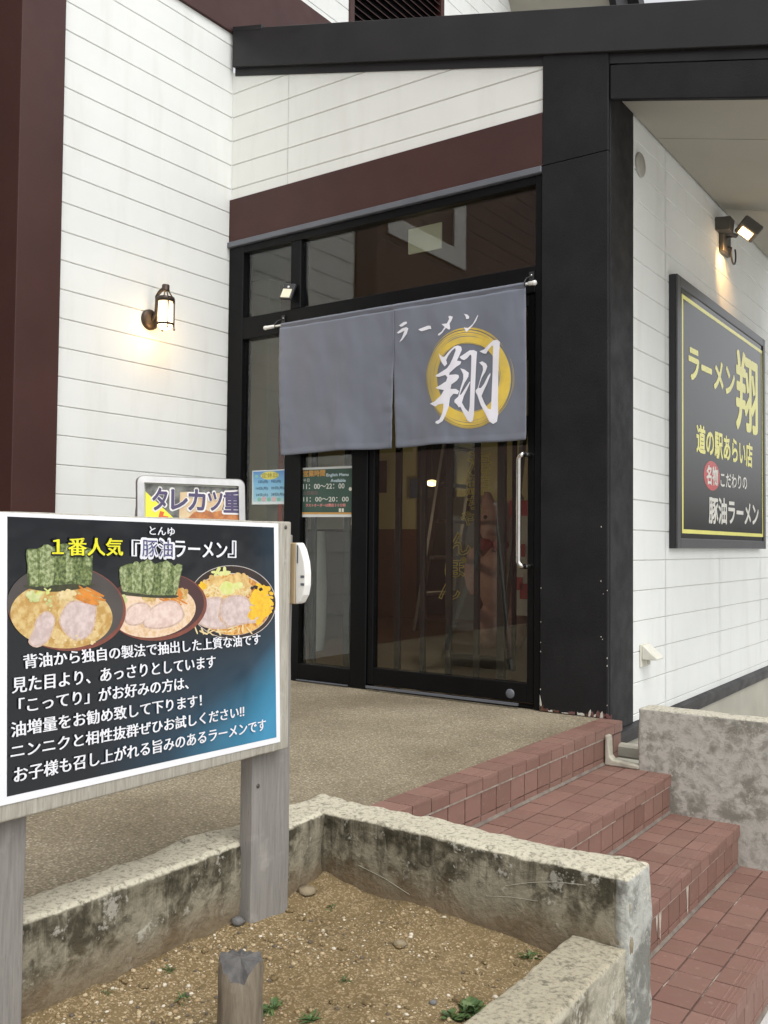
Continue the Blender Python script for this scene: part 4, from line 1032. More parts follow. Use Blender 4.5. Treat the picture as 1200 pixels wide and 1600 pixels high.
# ================================================================== WALL LANTERN
lp = U(0, 0, 233, 500)
t = thing('wall_lantern', 'lit bronze wall lantern with a frosted glass cylinder on the white wall', 'lantern', lp)
BRONZE = M('dark_bronze', (.060,.040,.028), (.035,.026,.02), 30, .45, metal=.5)
mb = MB(); mb.lathe(lp, [(.058,0),(.058,.012),(.052,.020),(.030,.026),(0,.028)], 28, axis=(1,0,0)); mb.build('back_plate', BRONZE, t)
LXo = .125
def LP(px, py): return U(0, LXo, px, py)
ltop = LP(258.7, 446); lb = LP(258.3, 507); cxl = Vector((LXo, (ltop.y+lb.y)/2, 0)); rg1 = LP(258.6,468).z; zl = lb.z
hgt = rg1-zl; rc = .046
mb = MB(); ys = cxl.y
mb.tube([(.025, lp.y, lp.z-.005), (.05, lp.y+.004, lp.z+.03), (.052, lp.y+.008, lp.z+.09), (.056, (lp.y+ys)/2, rg1+.025), (.075, ys, ltop.z-.028), (.105, ys, ltop.z-.014), (LXo, ys, ltop.z-.012)], .0095, 10); mb.build('arm', BRONZE, t)
mb = MB(); mb.lathe((LXo, ys, ltop.z), [(0,.004),(.019,.004),(.021,0),(.021,-.026),(.024,-.030),(0,-.030)], 18); mb.build('cap', BRONZE, t)
mb = MB()
mb.lathe((LXo, ys, rg1), [(rc-.006,.012),(rc+.002,.012),(rc+.006,.0),(rc+.006,-.012),(rc-.002,-.014),(rc-.006,.012)], 24)
mb.lathe((LXo, ys, zl), [(rc-.002,.006),(rc+.004,.006),(rc+.004,-.006),(rc-.002,-.006),(rc-.002,.006)], 24)
for k in range(4):
    a = math.pi/4+.35+k*math.pi/2; c_, s_ = math.cos(a), math.sin(a)
    mb.tube([(LXo+(rc+.004)*c_, ys+(rc+.004)*s_, rg1+.008), (LXo+(rc+.004)*c_, ys+(rc+.004)*s_, zl-.028)], .0038, 6)
    mb.lathe((LXo+(rc+.005)*c_, ys+(rc+.005)*s_, zl-.024), [(0,.008),(.007,.0),(0,-.008)], 8)
    mb.tube([(LXo+(rc)*c_, ys+(rc)*s_, rg1+.010), (LXo+.030*c_, ys+.030*s_, rg1+.030), (LXo+.014*c_, ys+.014*s_, ltop.z-.028)], .0038, 6)
mb.build('cage', BRONZE, t)
lgm, ns, ls, b = newmat('lantern_glass')
b.inputs['Base Color'].default_value = (.9,.85,.75,1); b.inputs['Emission Color'].default_value = (1,.72,.38,1)
tc = ns.new('ShaderNodeTexCoord'); sx = ns.new('ShaderNodeSeparateXYZ'); ls.new(tc.outputs['Object'], sx.inputs[0])
e1 = ramp_out(ns, ls, sx.outputs['Z'], rg1-.005, zl+.045, 1.6, 8.5); ls.new(e1, b.inputs['Emission Strength'])
mb = MB(); mb.lathe((LXo, ys, 0), [(rc-.007, rg1-.002), (rc-.007, zl-.012), (rc-.018, zl-.024), (0, zl-.027)], 24); mb.build('glass_shade', lgm, t)
pl_ = bpy.data.lights.new('lantern_bulb', 'POINT'); pl_.energy = 1.7; pl_.color = (1,.62,.27); pl_.shadow_soft_size = .03
po = bpy.data.objects.new('lantern_bulb', pl_); COL.objects.link(po); po.location = (LXo, ys, zl-.05); attach(po, t)
# sensor light on the transom
c = U(1, -.045, 450, 456)
t = thing('sensor_light', 'small black solar sensor light tilted on the transom mullion', 'light', c)
fx = Vector((.98,.0,.0)).normalized(); n_ = Vector((.15,-.86,.30)).normalized(); fx = (Vector((1,0,0))-n_*n_.x).normalized(); fx = (fx+Vector((0,0,-.10))).normalized(); fz = n_.cross(fx)*-1
mb = MB(); mb.obox(c, fx, fz, n_, .040, .052, .010); mb.build('body', DARKPL, t, bevel=.004)
mb = MB(); mb.obox(c+n_*.0115-fz*.016*(1 if fz.z > 0 else -1), fx, fz, n_, .030, .028, .0015); mb.build('led_panel', flat('led_panel', (.78,.76,.58), .4), t)
mb = MB(); mb.lathe(c+n_*.010+fz*.027*(1 if fz.z > 0 else -1), [(0,.006),(.006,.004),(.0075,0)], 10, axis=n_); mb.build('sensor', WHITEPL, t)
mb = MB(); mb.tube([c-n_*.008, Vector((c.x, -.0125, c.z))], .008, 6); mb.build('mount', DARKPL, t)

# ================================================================== NOTICES ON THE GLASS
def G(px, py, d=0): return U(1, .0185-d, px, py)
def gtext(mb, s, tl, bl, br, bold=0, mat=0, d=.0012):
    BL, TL, BR = G(*bl, d), G(*tl, d), G(*br, d)
    text_to(mb, s, BL, BR, TL, mat, bold)
def quad(mb, pts, mat=0, d=0): mb.poly([G(x, y, d) for x, y in pts], mat)
# green hours board
def bz(pts): return [(465+x/13.333, 725+y/13.333) for x, y in pts]
a = G(468,731); b_ = G(551,805); a2_ = G(468,808)
t = thing('hours_notice', 'green chalkboard style opening hours notice on the sidelight glass', 'notice', (a.x, .0185, a2_.z))
mb = MB(); A_ = [G(*p) for p in bz([(45,85),(1155,35),(1140,1105),(35,1105)])]; A_[0].x = A_[3].x = (A_[0].x+A_[3].x)/2; A_[1].x = A_[2].x = .9645
mb.prism(A_, (0,.0009,0)); sheet = mb.build('sheet', flat('paper_white', (.68,.70,.67), .45), t)
mb = MB(); quad(mb, bz([(95,125),(1140,85),(1140,1048),(80,1045)]), 0, .0006); mb.build('board_print', M('board_green', (.045,.095,.070), (.035,.078,.058), 9, .45), sheet)
mb = MB(); quad(mb, bz([(85,1005),(1140,1010),(1140,1045),(82,1045)]), 0, .0009); gtext(mb, '営業時間', *bz([(118,140),(118,268),(572,250)]), .03); mb.build('print', flat('board_orange', (.60,.33,.09), .5), sheet)
mb = MB()
gtext(mb, '11：00～22：00', *bz([(118,420),(118,522),(975,508)]), .012)
gtext(mb, '11：00～20：00', *bz([(122,690),(122,784),(1062,780)]), .012)
gtext(mb, '平日', *bz([(118,312),(118,378),(245,372)]), .0); mb.build('print', flat('board_white', (.70,.72,.66), .5), sheet)
mb = MB(); gtext(mb, 'English Menu', *bz([(602,200),(602,278),(1060,265)]), .02); gtext(mb, 'Available', *bz([(690,312),(690,376),(1000,372)]), .02); mb.build('print', flat('board_pale_blue', (.62,.76,.84), .5), sheet)
mb = MB(); gtext(mb, 'ラストオーダーは閉店３０分前', *bz([(172,828),(172,892),(1000,888)]), .025); mb.build('print', flat('board_pink', (.78,.30,.28), .5), sheet)
mb = MB(); gtext(mb, '土日祝日', *bz([(112,570),(112,640),(410,636)]), .01); mb.build('print', flat('board_mauve', (.25,.13,.14), .5), sheet)
mb = MB(); mb.poly([G(1098/13.333+465+2.4*math.cos(k*.4), 521/13.333+725+3*math.sin(k*.4), .001) for k in range(16)])
for xx in (880, 940): quad(mb, bz([(xx-22,925),(xx+22,925),(xx+22,1000),(xx-22,1000)]), 0, .001)
mb.build('print', flat('board_cream', (.75,.73,.62), .5), sheet)
# blue calendar notice
def cz(pts): return [(380+x/15, 725+y/15) for x, y in pts]
a = G(394,788)
t = thing('holiday_notice', 'light blue holiday calendar notice with a yellow title on the left pane', 'notice', (a.x, .0185, a.z))
mb = MB(); A_ = [G(*p) for p in cz([(208,160),(992,120),(975,940),(212,950)])]; A_[0].x = A_[3].x = (A_[0].x+A_[3].x)/2; A_[1].x = A_[2].x = .4695
mb.prism(A_, (0,.0009,0)); sheet = mb.build('sheet', flat('paper_pale', (.66,.72,.72), .45), t)
cm, ns, ls, b = newmat('calendar_print'); tc = ns.new('ShaderNodeTexCoord'); sx = ns.new('ShaderNodeSeparateXYZ'); ls.new(tc.outputs['Object'], sx.inputs[0])
r = ramp(ns, [(0, (.55,.66,.62)), (.2, (.30,.55,.66)), (.6, (.21,.46,.66)), (1, (.10,.24,.52))]); ls.new(ramp_out(ns, ls, sx.outputs['Z'], A_[3].z, A_[0].z), r.inputs[0]); ls.new(r.outputs[0], b.inputs['Base Color']); b.inputs['Roughness'].default_value = .5
mb = MB(); quad(mb, cz([(232,180),(970,148),(958,880),(236,885)]), 0, .0006); mb.build('board_print', cm, sheet)
mb = MB(); mb.poly([G(380+x/15, 725+y/15, .0009) for x, y in ell(622, 268, 212, 95, 20, -.05)]); mb.build('print', flat('cal_yellow', (.66,.62,.16), .5), sheet)
mb = MB(); gtext(mb, '定休日', *cz([(430,215),(430,330),(800,312)]), .02, d=.0013); mb.build('print', flat('cal_ochre', (.36,.31,.06), .5), sheet)
mb = MB()
for s_, x0_, y0_, x1_ in (('2日(月)',350,385,580), ('9日(月)',655,375,885), ('16日(月)',300,540,580), ('22日(月)',655,530,955), ('24日(火)',300,690,580), ('28日(月)',655,680,955)):
    gtext(mb, s_, *cz([(x0_,y0_),(x0_,y0_+75),(x1_,y0_+72)]), .02)
mb.build('print', flat('cal_navy', (.035,.075,.13), .5), sheet)
mb = MB()
for k, xx in enumerate((480, 720)): mb.poly([G(380+x/15, 725+y/15, .001) for x, y in ell(xx, 820, 55, 60, 12)])
mb.build('print', flat('cal_pink', (.62,.42,.44), .5), sheet)
mb = MB()
for xx in (380, 600, 830): mb.poly([G(380+x/15, 725+y/15, .0009) for x, y in ell(xx, 830, 50, 45, 12)])
quad(mb, cz([(280,260),(345,258),(345,320),(280,322)]), 0, .001)
mb.build('print', flat('cal_green', (.22,.50,.38), .5), sheet)

# ================================================================== MENU BOARD ON POSTS
BX = 2.602
bt = (U(0,BX,0,795).z+U(0,BX,445,818).z)/2; bb = (U(0,BX,40,1272).z+U(0,BX,454,1171).z)/2; by1_ = (U(0,BX,449,830).y+U(0,BX,456,1165).y)/2
t = thing('menu_board', 'weathered wooden post sign with a glossy poster of three ramen bowls', 'sign', (2.58, -2.85, -.1))
BY0 = -3.30
o = rough_block('board', WOODH, BX-.034, BY0, bb, BX, by1_, bt, t, .05, .0012, .004, 9)
pL = U(0, BX-.034, 38, 1400).y; pR0 = U(0, BX-.034, 392, 1400).y; pR1 = U(0, BX-.034, 452, 1300).y
rough_block('leg', WOODV, BX-.074, pR0, -.30, BX-.0345, pR1, bt-.03, t, .06, .0012, .003, 10)
rough_block('leg', WOODV, BX-.074, pL-.150, -.30, BX-.0345, pL, bt-.03, t, .06, .0012, .003, 12)
for px, py in ((403,1228), (446,824)):
    mb = MB(); p = U(0, BX-.0345 if py > 900 else BX, px, py); mb.lathe(p, [(0,.003),(.0045,.002),(.0055,0)], 10, axis=(1,0,0))
    mb.build('nail', M('rusty_nail', (.10,.085,.075), None, 30, .5, metal=.6), t)
def PP(px, py, k=0): return U(0, BX+.0021+.00006*k, px, py)
PG, ns, ls, b = newmat('poster_print')
tc = ns.new('ShaderNodeTexCoord'); sx = ns.new('ShaderNodeSeparateXYZ'); ls.new(tc.outputs['Object'], sx.inputs[0])
fy = ramp_out(ns, ls, sx.outputs['Y'], -2.98, -2.42, 0, 1); fz_ = ramp_out(ns, ls, sx.outputs['Z'], .60, .36, 0, 1)
mm = N(ns, 'ShaderNodeMath', operation='MULTIPLY'); ls.new(fy, mm.inputs[0]); ls.new(fz_, mm.inputs[1])
fr2 = ramp_out(ns, ls, sx.outputs['Y'], -2.56, -2.42, 0, .30)
ma = N(ns, 'ShaderNodeMath', operation='ADD'); ls.new(mm.outputs[0], ma.inputs[0]); ls.new(fr2, ma.inputs[1])
r = ramp(ns, [(0, (.008,.010,.013)), (.35, (.012,.038,.065)), (.72, (.035,.18,.30)), (1, (.05,.25,.42))]); ls.new(ma.outputs[0], r.inputs[0]); ls.new(r.outputs[0], b.inputs['Base Color'])
def glossy(mt):
    ns, ls = mt.node_tree.nodes, mt.node_tree.links; b = ns['Principled BSDF']
    b.inputs['Roughness'].default_value = .16; b.inputs['Specular IOR Level'].default_value = .5
    co = objco(ns, ls); bumpn(ns, ls, b, nz(ns, ls, co, 8, 2, .5), .22, .02)
    return mt
glossy(PG)
def pflat(name, c, c2=None, sc=60, **k): return glossy(M(name, c, c2, sc, .2, **k))
PAPER = glossy(M('poster_paper', (.80,.81,.83), (.77,.78,.81), 3, .3))
mb = MB()
q0, q1, q2, q3 = U(0,BX,0,800), U(0,BX,434,818), U(0,BX,437,1159), U(0,BX,0,1258)
mb.prism([(BX+.0004,BY0+.05,q3.z), (BX+.0004,q2.y,q2.z), (BX+.0004,q1.y,q1.z), (BX+.0004,BY0+.05,q0.z)], (.0014,0,0))
poster = mb.build('poster', PAPER, t)
def ppoly(mb, pts, k=0, mat=0): mb.poly([PP(x, y, k) for x, y in pts], mat)
mb = MB(); ppoly(mb, [(11.5,807), (428,824), (432,1152), (10.7,1245)], 0); mb.build('printed_ground', PG, poster)
def R6(pts): return [(x/5.217, 800+y/5.217) for x, y in pts]
def R7(pts): return [(210+x/5, 800+y/5) for x, y in pts]
rg = random.Random(17)
RIM = pflat('bowl_rim', (.22,.06,.04), (.15,.05,.035)); INS = pflat('bowl_inside', (.055,.047,.045), (.075,.065,.06), 8); INS2 = pflat('bowl_inside_red', (.085,.03,.03), (.05,.025,.025), 8); DKB = pflat('bowl_dark', (.02,.013,.011), (.035,.02,.015), 8)
SOUPL = pflat('soup_light', (.66,.50,.25), (.58,.41,.17), 120, lo=.4, hi=.6); SOUP1 = pflat('soup_tan', (.46,.27,.075), (.62,.46,.20), 75, lo=.4, hi=.62); SOUP2 = pflat('soup_pale', (.74,.57,.42), (.62,.40,.20), 95, lo=.42, hi=.66); SOUP3 = pflat('soup_orange', (.46,.17,.03), (.70,.42,.12), 110, lo=.42, hi=.58)
PORK = pflat('pork_slice', (.64,.53,.50), (.50,.39,.365), 75, lo=.38, hi=.62); PORK2 = pflat('pork_slice_pink', (.72,.58,.51), (.60,.44,.38), 80, lo=.38, hi=.64)
PORKE = pflat('pork_edge', (.46,.32,.25), (.60,.46,.38), 140)
NORI = pflat('nori', (.22,.27,.10), (.055,.08,.028), 150, lo=.36, hi=.6); NORI2 = pflat('nori_light', (.40,.45,.24), (.13,.17,.06), 150, lo=.36, hi=.6); NORID = pflat('nori_foot', (.03,.035,.02), (.06,.06,.03), 60)
MENMA = pflat('bamboo_shoot', (.66,.25,.04), (.50,.17,.025), 50); NEGI = pflat('leek', (.62,.62,.34), (.42,.50,.18), 90); GARL = pflat('garlic', (.72,.60,.34), (.62,.47,.22), 90)
CORN = pflat('corn', (.80,.52,.03), (.70,.38,.02), 90); SPROUT = pflat('bean_sprout', (.72,.52,.22), (.52,.32,.10), 70); LEEKG = pflat('leek_green', (.55,.60,.16), (.66,.66,.30), 60); RIMW = pflat('rim_line', (.55,.50,.46), None, 30)
def smooth(p):
    if len(p) > 24 or len(p) < 5: return p
    n = len(p); o = []
    for i in range(n):
        a, b_, c, d = p[i-1], p[i], p[(i+1) % n], p[(i+2) % n]
        for t_ in (0, .34, .67):
            o.append(tuple(.5*(2*b_[q]+(c[q]-a[q])*t_+(2*a[q]-5*b_[q]+4*c[q]-d[q])*t_*t_+(3*b_[q]-a[q]-3*c[q]+d[q])*t_**3) for q in (0,1)))
    return o
def bowl(name, layers):
    global BK
    mats = []; mb = MB(); k = BK
    for mt_, polys in layers:
        if mt_ not in mats: mats.append(mt_)
        for j, p in enumerate(polys): ppoly(mb, smooth(p), k+.8*j/len(polys), mats.index(mt_))
        k += 1
    BK = k
    return mb.build(name, mats, poster)
BK = 1
def cl(p, xmin=11.8, xmax=430.5): return clip_x(p, xmin, xmax)
def blobs(cx, cy, rx, ry, n, s0, s1, rng, rot=0):
    o = []
    for _ in range(n):
        a = rng.uniform(0, 6.28); q_ = math.sqrt(rng.random()); s_ = rng.uniform(s0, s1)
        x, y = cx+rx*q_*math.cos(a), cy+ry*q_*math.sin(a)
        o.append(ell(x, y, s_, s_*rng.uniform(.6,1.2), 7, rng.uniform(0,3), .2, rng))
    return o
def strips(cx, cy, rx, ry, n, ln, wd, rng, a0_=0, a1_=3.14):
    o = []
    for _ in range(n):
        a = rng.uniform(0, 6.28); q_ = math.sqrt(rng.random()); x, y = cx+rx*q_*math.cos(a), cy+ry*q_*math.sin(a)
        d = rng.uniform(a0_, a1_); c_, s_ = math.cos(d), math.sin(d); l = ln*rng.uniform(.6,1.2)/2; w_ = wd*rng.uniform(.7,1.3)/2
        o.append([(x-l*c_+w_*s_, y-l*s_-w_*c_), (x+l*c_+w_*s_, y+l*s_-w_*c_), (x+l*c_*1.08, y+l*s_*1.08), (x+l*c_-w_*s_, y+l*s_+w_*c_), (x-l*c_-w_*s_, y-l*s_+w_*c_)])
    return o
# right bowl (behind), middle bowl, left bowl (front)
bowl('ramen_picture', [
 (RIMW, [cl(ell(363,941,68.6,57.6,60,.08))]), (DKB, [cl(ell(363,941,67.6,56.6,60,.08))]), (RIMW, [cl(ell(362,944,61.5,48.5,60,.08))]), (SOUP3, [cl(ell(362,944.5,60.5,47.5,60,.08))]),
 (SPROUT, blobs(358,917,40,20,60,3,7,rg)+strips(352,920,44,18,60,16,2.2,rg)),
 (GARL, strips(350,928,40,14,40,14,2,rg)+strips(345,985,45,5,16,12,2,rg)),
 (LEEKG, [ell(355,919,12,10,16,0,.12,rg), ell(372,915,7,6,10,0,.2,rg)]+strips(345,895,14,5,8,10,4,rg)),
 (PORKE, [R7([(500,700),(600,665),(690,672),(668,770),(672,840),(735,905),(640,915),(550,900),(490,850)]), R7([(660,760),(682,690),(750,655),(845,650),(910,695),(962,780),(965,860),(880,872),(800,890),(725,900),(672,825)])]),
 (PORK, [R7([(515,712),(605,680),(675,688),(655,770),(660,840),(712,893),(640,903),(560,888),(503,848)]), R7([(676,760),(697,705),(755,668),(838,664),(898,706),(945,784),(948,846),(876,858),(798,876),(736,884),(688,818)])]),
 (CORN, [cl(p, xmax=431) for p in blobs(409,940,17,27,90,2.8,4.2,rg)+blobs(400,963,12,12,30,2.6,4,rg)+blobs(317,915,5,5,8,2,3.5,rg)]),
 (DKB, strips(403,918,10,4,4,5,4,rg))])
bowl('ramen_picture', [
 (RIM, [ell(246,948,77.5,53,60,-.10)]), (INS2, [ell(245,945.5,74,50,60,-.10)]), (SOUP2, [ell(240,955,66,41,60,-.12)]),
 (SOUP1, blobs(255,928,38,9,30,3,7,rg)), (MENMA, strips(272,940,14,7,8,20,2.6,rg,.3,.9)+strips(283,925,6,8,5,14,3,rg,.5,1.3)),
 (PORKE, [R7([(-60,760),(0,715),(70,705),(130,745),(120,800),(70,870),(-20,890),(-80,850)]), R7([(130,750),(220,700),(320,695),(375,750),(390,820),(320,885),(200,915),(90,905),(65,860),(90,800)])]),
 (PORK2, [R7([(-50,770),(0,728),(68,718),(118,752),(108,800),(62,858),(-20,878),(-66,845)]), R7([(140,760),(222,712),(315,708),(362,752),(376,815),(312,872),(200,902),(100,893),(78,858),(100,805)])]),
 (NORI, [[(186,891),(192,884),(206,880),(212,884),(222,877),(236,876),(242,881),(252,878),(267,879),(272,884),(285,883),(281,905),(276,929),(268,931),(240,930),(205,926),(191,924)]]),
 (NORI2, [[(187,891),(193,885),(199,890),(200,922),(191,921)], [(207,882),(218,880),(222,905),(218,925),(207,924)], [(226,878),(238,878),(240,900),(236,927),(228,926)], [(254,880),(266,880),(264,905),(258,927),(252,926)], [(273,885),(284,884),(280,905),(275,926),(271,925)]]),
 (NORID, [[(191,924),(205,926),(240,930),(276,930),(274,934),(240,934),(205,931),(190,929)]]), (NEGI, blobs(192,936,7,5,10,2,4,rg))])
bowl('ramen_picture', [
 (RIM, [cl(ell(104,950,93,67,64,.10))]), (INS, [cl(ell(102,947,91,64,64,.10))]), (SOUP1, [cl(ell(96,962,80,51,60,.08), 16)]),
 (SOUPL, blobs(88,996,34,9,26,3,8,rg)+blobs(140,978,16,18,22,3,7,rg)+blobs(110,955,18,22,14,3,7,rg)), (SOUP1, blobs(50,965,24,20,20,3,7,rg)+blobs(120,975,30,20,14,2,5,rg)),
 (PORKE, [R6([(380,805),(450,865),(430,965),(390,1055),(300,1105),(230,1060),(272,955),(300,865)]), R6([(615,720),(770,750),(785,830),(750,985),(640,1050),(550,1010),(480,900),(510,800),(555,740)])]),
 (PORK, [R6([(385,818),(440,870),(420,960),(380,1045),(300,1092),(245,1055),(285,958),(312,872)]), R6([(620,735),(758,762),(770,830),(738,975),(640,1036),(560,998),(495,898),(522,810),(562,753)])]),
 (NORID, [R6([(230,590),(740,580),(735,610),(560,640),(420,650),(240,625)])]),
 (NORI, [R6([(215,310),(300,300),(385,265),(430,285),(520,255),(600,275),(745,300),(752,400),(735,590),(600,585),(400,600),(240,600),(225,450)])]),
 (NORI2, [R6([(225,315),(300,305),(310,590),(245,590)]), R6([(330,300),(420,280),(440,420),(430,585),(340,590)]), R6([(690,310),(740,310),(735,450),(700,430)]), R6([(540,280),(590,285),(590,560),(540,570)])]),
 (MENMA, strips(140,932,16,9,11,24,3.2,rg,.2,.75)), (NEGI, blobs(50,932,13,8,26,2,4.5,rg)+blobs(78,940,8,14,8,1,3,rg)), (GARL, blobs(105,930,15,8,36,1.6,4.2,rg)+blobs(120,1000,30,10,10,1.5,3,rg)), (LEEKG, strips(70,925,12,5,8,8,2.5,rg))])
def ptext(mb, s, tl, bl, br, bold=.015, k=10, mat=0, mincho=.25):
    BL, TL, BR = PP(*bl, k), PP(*tl, k), PP(*br, k); text_to(mb, s, BL, BR, Vector((TL.x, BL.y+(TL.y-BL.y), TL.z)), mat, bold, None, mincho)
def r5(x, y): return (x/2.609, 980+y/2.609)
def r4(x, y): return (x/2.609, 780+y/2.609)
PW = pflat('print_white', (.80,.81,.85)); PY = pflat('print_yellow', (.80,.76,.03)); PV = pflat('print_violet', (.09,.09,.20)); PK = pflat('print_black', (.01,.01,.012))
mb = MB()
for s_, tl, bl, br in (('背油から独自の製法で抽出した上質な油です', r5(95,112), r5(98,170), r5(1062,70)), ('見た目より、あっさりとしています', r5(50,208), r5(50,270), r5(878,165)),
    ('「こってり」がお好みの方は、', r5(78,290), r5(78,352), r5(768,252)), ('油増量をお勧め致して下ります！', r5(45,388), r5(47,450), r5(822,322)),
    ('ニンニクと相性抜群ぜひお試しください‼', r5(45,478), r5(45,538), r5(995,365)), ('お子様も召し上がれる旨みのあるラーメンです', r5(58,572), r5(58,636), r5(1083,420))):
    ptext(mb, s_, tl, bl, br, .030, 50)
ptext(mb, 'とんゆ', r4(610,110), r4(610,145), r4(712,150), .02, 51)
ptext(mb, '『', r4(538,165), r4(538,232), r4(576,233), .02, 51); ptext(mb, 'ラーメン', r4(712,168), r4(712,235), r4(925,240), .035, 51); ptext(mb, '』', r4(930,168), r4(930,238), r4(962,239), .02, 51)
ptext(mb, '豚油', r4(574,158), r4(574,240), r4(709,242), .065, 50, 0, 1)
mb.build('lettering', PW, poster)
mb = MB(); ptext(mb, '豚油', r4(580,163), r4(580,234), r4(704,236), .005, 62); mb.build('lettering', PV, poster)
mb = MB(); ptext(mb, '１番人気', r4(215,155), r4(215,230), r4(500,230), .03, 62); mb.build('lettering', PY, poster)
mb = MB(); ptext(mb, '１番人気', r4(213,152), r4(213,233), r4(503,233), .06, 51, 0, 1); mb.build('lettering', PK, poster)
# white D-shaped box fixed behind the right post
Yb = by1_+.02; XB = BX-.055
def Bp(px, py): return U(1, Yb, px, py)
t = thing('signal_box', 'white plastic box with a plywood back plate fixed behind the right sign post', 'box', Bp(466,900))
c0 = Bp(453,848); c1 = Bp(462,944); c2 = Bp(469,848)
mb = MB(); mb.box(c0.x-.03, Yb, c1.z, Bp(461,900).x, Yb+.022, c0.z); mb.build('back_plate', PLY, t, bevel=.002)
pr = [Bp(461.2,848), Bp(467,848), Bp(474,858), Bp(481,878), Bp(483,895), Bp(482.5,915), Bp(479,930), Bp(470,942), Bp(461.2,944)]
pr = [Vector((461.2,0,0)) and U(1,Yb,461.2+(x-461.2)*.72,y) for x,y in ((461.2,848),(467,848),(474,858),(481,878),(483,895),(482.5,915),(479,930),(470,942),(461.2,944))]
mb = MB(); mb.prism(pr, (0,.024,0)); mb.build('shell', WHITEPL, t, bevel=.003, seg=2)
mb = MB()
for yy in (901, 913):
    a = Bp(470,yy-2); b_ = Bp(475.5,yy+2); mb.box(a.x, Yb-.0012, b_.z, b_.x, Yb-.0002, a.z)
a = Bp(464.5,852); b_ = Bp(466,880); mb.box(a.x, Yb-.0012, b_.z, b_.x, Yb-.0002, a.z)
mb.build('slot', DRIP, t)

# ================================================================== STANDING MENU SIGN
Pc = CAM + (CF + CR*((300-600)/FPX) + CD*((745.5-800)/FPX))*4.0
th = rad(62); H = Vector((math.cos(th), math.sin(th), 0)); NO = Vector((math.sin(th), -math.cos(th), 0)); UPV = Vector((0,0,1))-NO*.10; UPV.normalize()
HW = .236; top = Pc.copy()
t = thing('standing_sign', 'silver framed standing menu sign with a cutlet bowl photo behind the wooden sign', 'sign', (Pc.x, Pc.y, 0))
def Q(u, v, d=0): return top+H*u+UPV*v+NO*d        # v measured down from the top edge (negative)
Hh = 1.02
def rrect(u0, u1, v0, v1, r, n=6):
    o = []
    for (cx, cy, a0_) in ((u1-r, v1-r, 0), (u0+r, v1-r, 90), (u0+r, v0+r, 180), (u1-r, v0+r, 270)):
        for k in range(n+1): a = rad(a0_+90*k/n); o.append((cx+r*math.cos(a), cy+r*math.sin(a)))
    return o
mb = MB()
outer = rrect(-HW, HW, -Hh, 0, .03); inner = rrect(-HW+.031, HW-.031, -Hh+.031, -.031, .004)
n = len(outer)
vs = [Q(u,v,0) for u,v in outer]+[Q(u,v,.006) for u,v in [(u*.985, v*.99-.004) for u,v in outer]]+[Q(u,v,.008) for u,v in inner]+[Q(u,v,.0) for u,v in inner]+[Q(u,v,-.012) for u,v in outer]+[Q(u,v,-.012) for u,v in inner]
fs = []
for k in range(n):
    j = (k+1) % n
    fs += [(k,j,n+j,n+k), (n+k,n+j,2*n+j,2*n+k), (2*n+k,2*n+j,3*n+j,3*n+k), (k,4*n+k,4*n+j,j)]
mb.add(vs, fs); mb.build('frame', SILVER, t)
mb = MB(); mb.obox(Q(0,-Hh/2,-.014), H, UPV, NO, HW-.01, Hh/2-.01, .002); mb.build('back_panel', WHITEPL, t)
for s_ in (-1, 1):
    mb = MB(); mb.tube([Q(s_*(HW-.015), -Hh+.01, -.01), Q(s_*(HW-.015), -1.075, -.0)], .012, 8); mb.build('leg', SILVER, t)
    mb = MB(); mb.tube([Q(s_*(HW-.02), -.05, -.02), Q(s_*(HW-.02), -.05, -.02)-NO*.33+Vector((0,0,-.98))], .011, 8); mb.build('leg', SILVER, t)
def QQ(x, y, k=0):
    """pixel of the photo -> point on the sign's sheet"""
    px, py = 200+x/6, 730+y/6
    v = CF + CR*((px-600)/FPX) + CD*((py-800)/FPX); nn = H.cross(UPV); p0_ = Q(0,0,0) - NO*0
    pl0 = Q(0, -.1, -.008)+nn.normalized()*0
    nrm = H.cross(UPV).normalized()
    if nrm.dot(NO) < 0: nrm = -nrm
    pl0 = pl0+nrm*.0006*k
    return CAM+v*((pl0-CAM).dot(nrm)/v.dot(nrm))
def qpoly(mb, pts, k): mb.poly([QQ(x,y,k) for x,y in pts])
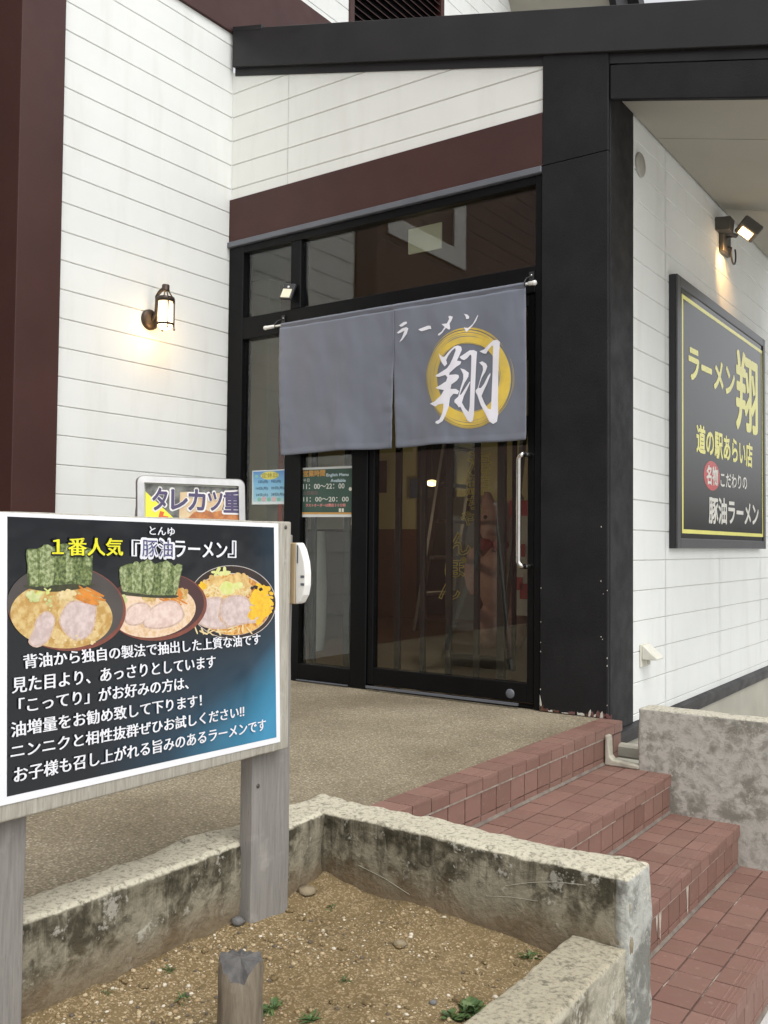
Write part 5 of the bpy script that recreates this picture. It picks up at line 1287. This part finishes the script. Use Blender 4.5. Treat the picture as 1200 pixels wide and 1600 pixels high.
mb = MB(); mb.add([Q(-HW+.0315,-.0315,-.008), Q(HW-.0315,-.0315,-.008), Q(HW-.0315,-Hh+.0315,-.008), Q(-HW+.0315,-Hh+.0315,-.008)], [(0,1,2,3)])
sheet = mb.build('poster', flat('stand_paper', (.66,.68,.60), .35), t)
def qtxt(mb, s, tl, bl, br, bold, k): text_to(mb, s, QQ(*bl,k), QQ(*br,k), QQ(*tl,k), 0, bold)
mb = MB(); qpoly(mb, [(162,155),(1062,195),(1062,700),(162,700)], 1); mb.build('photo_ground', M('photo_grey', (.22,.23,.20), (.07,.07,.07), 22, .35), sheet)
mb = MB(); qpoly(mb, [(490,235),(560,230),(700,260),(860,240),(900,330),(880,400),(1060,430),(1062,700),(480,700),(480,430)], 2); mb.build('rice_photo', M('rice', (.62,.50,.30), (.55,.38,.22), 26, .35), sheet)
mb = MB(); qpoly(mb, [(560,480),(620,420),(720,395),(790,425),(870,405),(960,430),(1062,425),(1062,700),(540,700)], 3); mb.build('cutlet_photo', M('cutlet', (.52,.20,.05), (.33,.11,.035), 40, .35), sheet)
mb = MB(); qpoly(mb, [(162,225),(440,488),(560,700),(162,700)], 4); mb.build('yellow_flash', flat('flash_yellow', (.80,.74,.06), .4), sheet)
mb = MB(); qpoly(mb, [(285,470),(300,410),(340,420),(330,455),(380,460),(360,500),(300,510)], 5); mb.build('red_mark', flat('mark_red', (.62,.12,.03), .4), sheet)
for s_, tl, bl, br in (('タ',(235,195),(228,398),(362,404)), ('レ',(410,212),(408,392),(555,398)), ('カ',(570,208),(570,398),(722,404)), ('ツ',(752,235),(752,402),(884,406)), ('重',(900,228),(900,420),(1056,424))):
    mb = MB(); qtxt(mb, s_, (tl[0]-8,tl[1]-8), (bl[0]-8,bl[1]+8), (br[0]+8,br[1]+8), .062, 6); mb.build('lettering', flat('stand_white', (.74,.72,.70), .4), sheet)
    mb = MB(); qtxt(mb, s_, tl, bl, br, .03, 7); mb.build('lettering', flat('stand_violet', (.075,.06,.13), .4), sheet)
